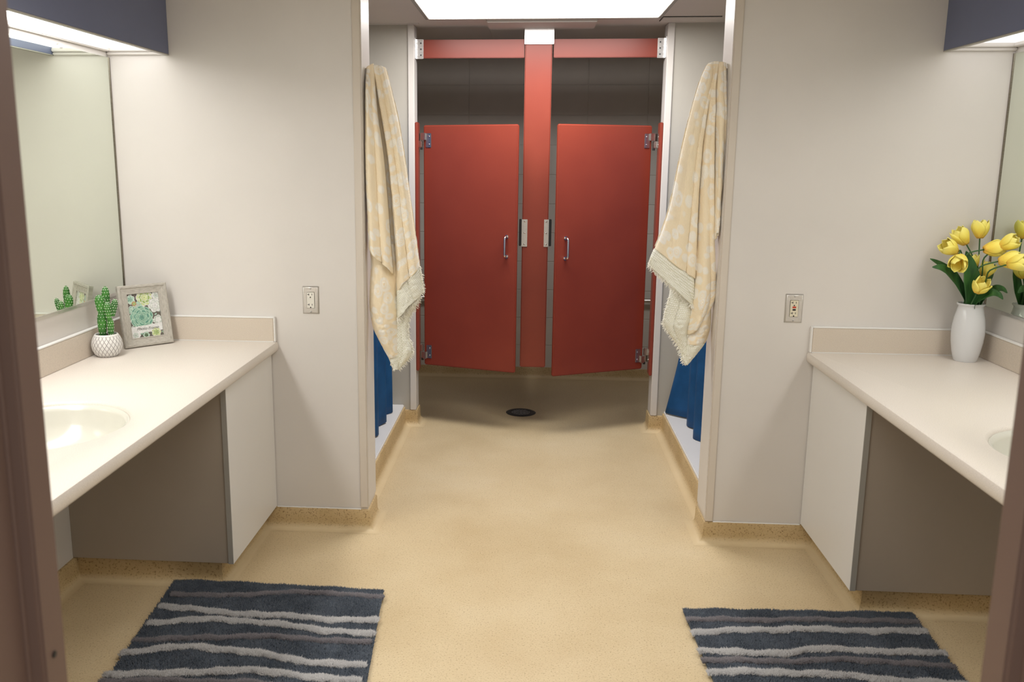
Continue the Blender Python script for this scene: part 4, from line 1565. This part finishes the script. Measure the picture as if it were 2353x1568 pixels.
# ================================================================== VASE AND TULIPS
VX, VY = 1.655, 3.50
vz = MB().lathe([(0.0, 0.002), (0.034, 0.002), (0.0385, 0.0), (0.0415, 0.004), (0.049, 0.035), (0.0555, 0.075), (0.0575, 0.105), (0.0565, 0.135), (0.052, 0.168),
                 (0.0455, 0.196), (0.0425, 0.208), (0.0435, 0.2125), (0.0475, 0.216), (0.049, 0.2195), (0.0475, 0.2225), (0.043, 0.2225), (0.040, 0.216),
                 (0.039, 0.206), (0.042, 0.19), (0.05, 0.14)], (VX, VY, ZC), 48, caps=False)
vo_ = vz.build('vase', M['vase'], org=(VX, VY, ZC), angle=60)
tag(vo_, 'glossy white ceramic vase in the counter corner', 'vase')


def petal_mat():
    m = base_mat('tulip_petal', lin((250, 220, 60)), 0.55, 0, 0.3)
    v = coords(m)
    sx = N(m, 'ShaderNodeSeparateXYZ')
    L(m, v, sx.inputs[0])
    z = math_n(m, 'DIVIDE', sx.outputs['Z'], 0.078)
    st = N(m, 'ShaderNodeTexNoise')
    st.inputs['Scale'].default_value = 26
    L(m, coords(m, 'Object', (6, 6, 1)), st.inputs['Vector'])
    z2 = math_n(m, 'ADD', z, math_n(m, 'MULTIPLY', math_n(m, 'SUBTRACT', st.outputs['Fac'], 0.5), 0.35))
    c = ramp(m, z2, [(0.0, lin((248, 196, 84))), (0.25, lin((252, 224, 92))), (0.55, lin((254, 238, 116))), (1.0, lin((250, 241, 142)))])
    L(m, c, bsdf(m).inputs['Base Color'])
    bsdf(m).inputs['Subsurface Weight'].default_value = 0.0
    bump(m, st.outputs['Fac'], 0.2, 0.001)
    return m


def leaf_mat():
    m = base_mat('tulip_leaf', lin((40, 84, 44)), 0.45, 0, 0.4)
    v = coords(m, 'Object', (1, 1, 0.2))
    f = noise_tex(m, v, 60, 3)
    L(m, ramp(m, f, [(0.3, lin((33, 72, 38))), (0.7, lin((62, 110, 54)))]), bsdf(m).inputs['Base Color'])
    return m


M['petal'] = petal_mat()
M['leaf'] = leaf_mat()
M['stem'] = paint('tulip_stem', lin((58, 98, 54)), 0.5, 0.1)


def petal_mesh(R, Ln, wmax, open_, nm):
    def f(u, v):
        s = u * 2 - 1
        r = R * (math.sin(math.pi * (0.08 + 0.60 * v)) ** 0.75) * (1 + open_ * max(0, v - 0.6) ** 1.2)
        w_ = wmax * max(0.0, math.sin(math.pi * (0.14 + 0.80 * v))) ** 0.6
        if v > 0.93:
            w_ *= 1 - 0.45 * ((v - 0.93) / 0.07) ** 2
        an = s * w_
        rr_ = r * (1 - 0.10 * s * s) + 0.0012 * math.sin(5 * s + 6 * v)
        z = Ln * v * (1 - 0.10 * s * s * v)
        return (rr_ * math.cos(an), rr_ * math.sin(an), z)
    o = MB().grid(f, 10, 12).build(nm, M['petal'], angle=80)
    sd = o.modifiers.new('thick', 'SOLIDIFY')
    sd.thickness = 0.0012
    return o


P_OUT = petal_mesh(0.0335, 0.073, 1.10, 0.05, 'petal')
P_INN = petal_mesh(0.0290, 0.074, 1.05, -0.15, 'petal')
P_OPEN = petal_mesh(0.0350, 0.062, 1.0, 0.55, 'petal')


def add_petal(src, par, mloc):
    o = src.copy()
    col.objects.link(o)
    o.parent = par
    o.matrix_parent_inverse = Matrix.Identity(4)
    o.matrix_local = mloc
    return o


def leaf(par, pts, widths, up, fold=0.25):
    """blade along a curve; widths per point, cupped across."""
    ov = ORG[par.name]

    def f(u, v):
        p = lerp_curve(pts, v)
        t_ = (lerp_curve(pts, min(1, v + 0.02)) - lerp_curve(pts, max(0, v - 0.02))).normalized()
        upv = Vector(up)
        sd2 = t_.cross(upv)
        sd2.normalize()
        nn = sd2.cross(t_)
        x = v * (len(widths) - 1)
        i = min(int(x), len(widths) - 2)
        w_ = widths[i] + (widths[i + 1] - widths[i]) * (x - i)
        s = u * 2 - 1
        return p + sd2 * w_ * s + nn * fold * w_ * (s * s)
    o = MB().grid(f, 8, 22).build('leaf', M['leaf'], par, angle=80)
    sm = o.modifiers.new('thick', 'SOLIDIFY')
    sm.thickness = 0.001
    return o


MOUTH = (VX, VY, ZC + 0.20)
# head base point, pointing direction, size, petal spread, roll, label
TUL = [((1.585, 3.505, 1.232), (-0.80, -0.10, 0.45), 0.92, 'yellow tulip at the far left of the bunch, pointing left'),
       ((1.622, 3.52, 1.262), (-0.55, 0.05, 0.80), 0.95, 'yellow tulip second from the left, leaning up and left'),
       ((1.680, 3.545, 1.282), (-0.05, 0.05, 1.0), 0.95, 'topmost yellow tulip standing upright against the wall'),
       ((1.575, 3.46, 1.222), (-0.35, -0.72, -0.52), 0.95, 'yellow tulip nodding towards the room at the lower left'),
       ((1.655, 3.53, 1.165), (-0.05, 0.0, 1.0), 0.80, 'yellow tulip half hidden behind the big centre leaf'),
       ((1.683, 3.495, 1.140), (0.35, -0.1, 0.93), 0.85, 'yellow tulip low in the bunch below the bent stems'),
       ((1.640, 3.435, 1.092), (0.10, -0.55, 0.83), 0.90, 'lowest yellow tulip, opened just above the vase rim'),
       ((1.645, 3.435, 1.250), (0.93, -0.15, 0.16), 0.95, 'yellow tulip bending right along the mirror edge'),
       ((1.690, 3.41, 1.262), (0.55, -0.45, 0.45), 0.88, 'yellow tulip pointing right, behind the bent one, before the mirror'),
       ((1.672, 3.375, 1.214), (0.80, -0.35, 0.18), 0.98, 'yellow tulip bending right, low in front of the mirror'),
       ((1.690, 3.345, 1.206), (0.62, -0.60, 0.22), 0.92, 'outermost yellow tulip at the right, in front of the mirror')]
for i, (hb, dr, sc, lb) in enumerate(TUL):
    t = thing('tulip', lb, 'flower', MOUTH, 'yellow tulips in the white vase')
    hb, dr = Vector(hb), Vector(dr).normalized()
    root = Vector((VX + 0.016 * math.cos(i * 2.4), VY + 0.016 * math.sin(i * 2.4), ZC + 0.06))
    mouth = Vector((VX + 0.026 * math.cos(i * 2.4) * 0.8 + (hb.x - VX) * 0.12, VY + 0.026 * math.sin(i * 2.4) * 0.6 + (hb.y - VY) * 0.12, ZC + 0.222))
    c1 = hb - dr * 0.055 + Vector((0, 0, -0.012))
    pts = []
    for q in range(17):
        pts.append(lerp_curve([root, mouth, mouth.lerp(c1, 0.55) + Vector((0, 0, 0.018)), c1, hb + dr * 0.003], q / 16))
    MB().tube(pts, 0.0026, 8).build('stem', M['stem'], t)
    q = Vector((0, 0, 1)).rotation_difference(dr).to_matrix().to_4x4()
    base = Matrix.Translation(hb - Vector(MOUTH)) @ q @ Matrix.Rotation(i * 0.9, 4, 'Z') @ Matrix.Scale(sc, 4)
    outer = P_OPEN if i in (3, 6) else P_OUT
    for k_ in range(3):
        add_petal(outer, t, base @ Matrix.Rotation(k_ * 2.094, 4, 'Z'))
        add_petal(P_INN, t, base @ Matrix.Rotation(k_ * 2.094 + 1.047, 4, 'Z'))
    r0 = Vector((VX, VY, ZC + 0.20))
    if i == 0:     # long leaf arching left
        leaf(t, [(1.645, 3.49, 1.03), (1.612, 3.48, 1.085), (1.560, 3.465, 1.150), (1.515, 3.455, 1.178), (1.478, 3.45, 1.182)], [0.010, 0.020, 0.024, 0.015, 0.001], (0.3, -0.8, 0.5))
    if i == 1:
        leaf(t, [(1.650, 3.51, 1.03), (1.620, 3.515, 1.095), (1.565, 3.52, 1.160), (1.530, 3.52, 1.188), (1.497, 3.52, 1.206)], [0.010, 0.018, 0.020, 0.012, 0.001], (0.3, -0.8, 0.5))
    if i == 3:     # big upright leaf in the middle
        leaf(t, [(1.650, 3.488, 1.0), (1.640, 3.468, 1.07), (1.624, 3.455, 1.14), (1.608, 3.452, 1.20), (1.592, 3.45, 1.243)], [0.014, 0.026, 0.031, 0.020, 0.001], (0, -1, 0.1), 0.2)
    if i == 4:
        leaf(t, [(1.66, 3.50, 1.03), (1.655, 3.49, 1.08), (1.652, 3.488, 1.12), (1.640, 3.487, 1.17), (1.628, 3.487, 1.21)], [0.014, 0.024, 0.026, 0.016, 0.001], (0.2, -1, 0.1), 0.2)
    if i == 6:     # leaf drooping right over the rim
        leaf(t, [(1.648, 3.490, 1.0), (1.650, 3.462, 1.050), (1.676, 3.412, 1.092), (1.700, 3.402, 1.090), (1.717, 3.398, 1.073)], [0.010, 0.020, 0.020, 0.013, 0.001], (-0.3, -0.6, 0.8))
    if i == 9:
        leaf(t, [(1.660, 3.495, 1.0), (1.676, 3.465, 1.065), (1.700, 3.43, 1.103), (1.720, 3.42, 1.108), (1.738, 3.415, 1.094)], [0.010, 0.020, 0.021, 0.013, 0.001], (-0.3, -0.5, 0.8))
    if i == 5:
        leaf(t, [(1.670, 3.51, 1.035), (1.69, 3.505, 1.09), (1.708, 3.50, 1.15), (1.722, 3.495, 1.19)], [0.010, 0.016, 0.014, 0.001], (0, -1, 0.2))
for o in (P_OUT, P_INN, P_OPEN):
    bpy.data.objects.remove(o, do_unlink=True)
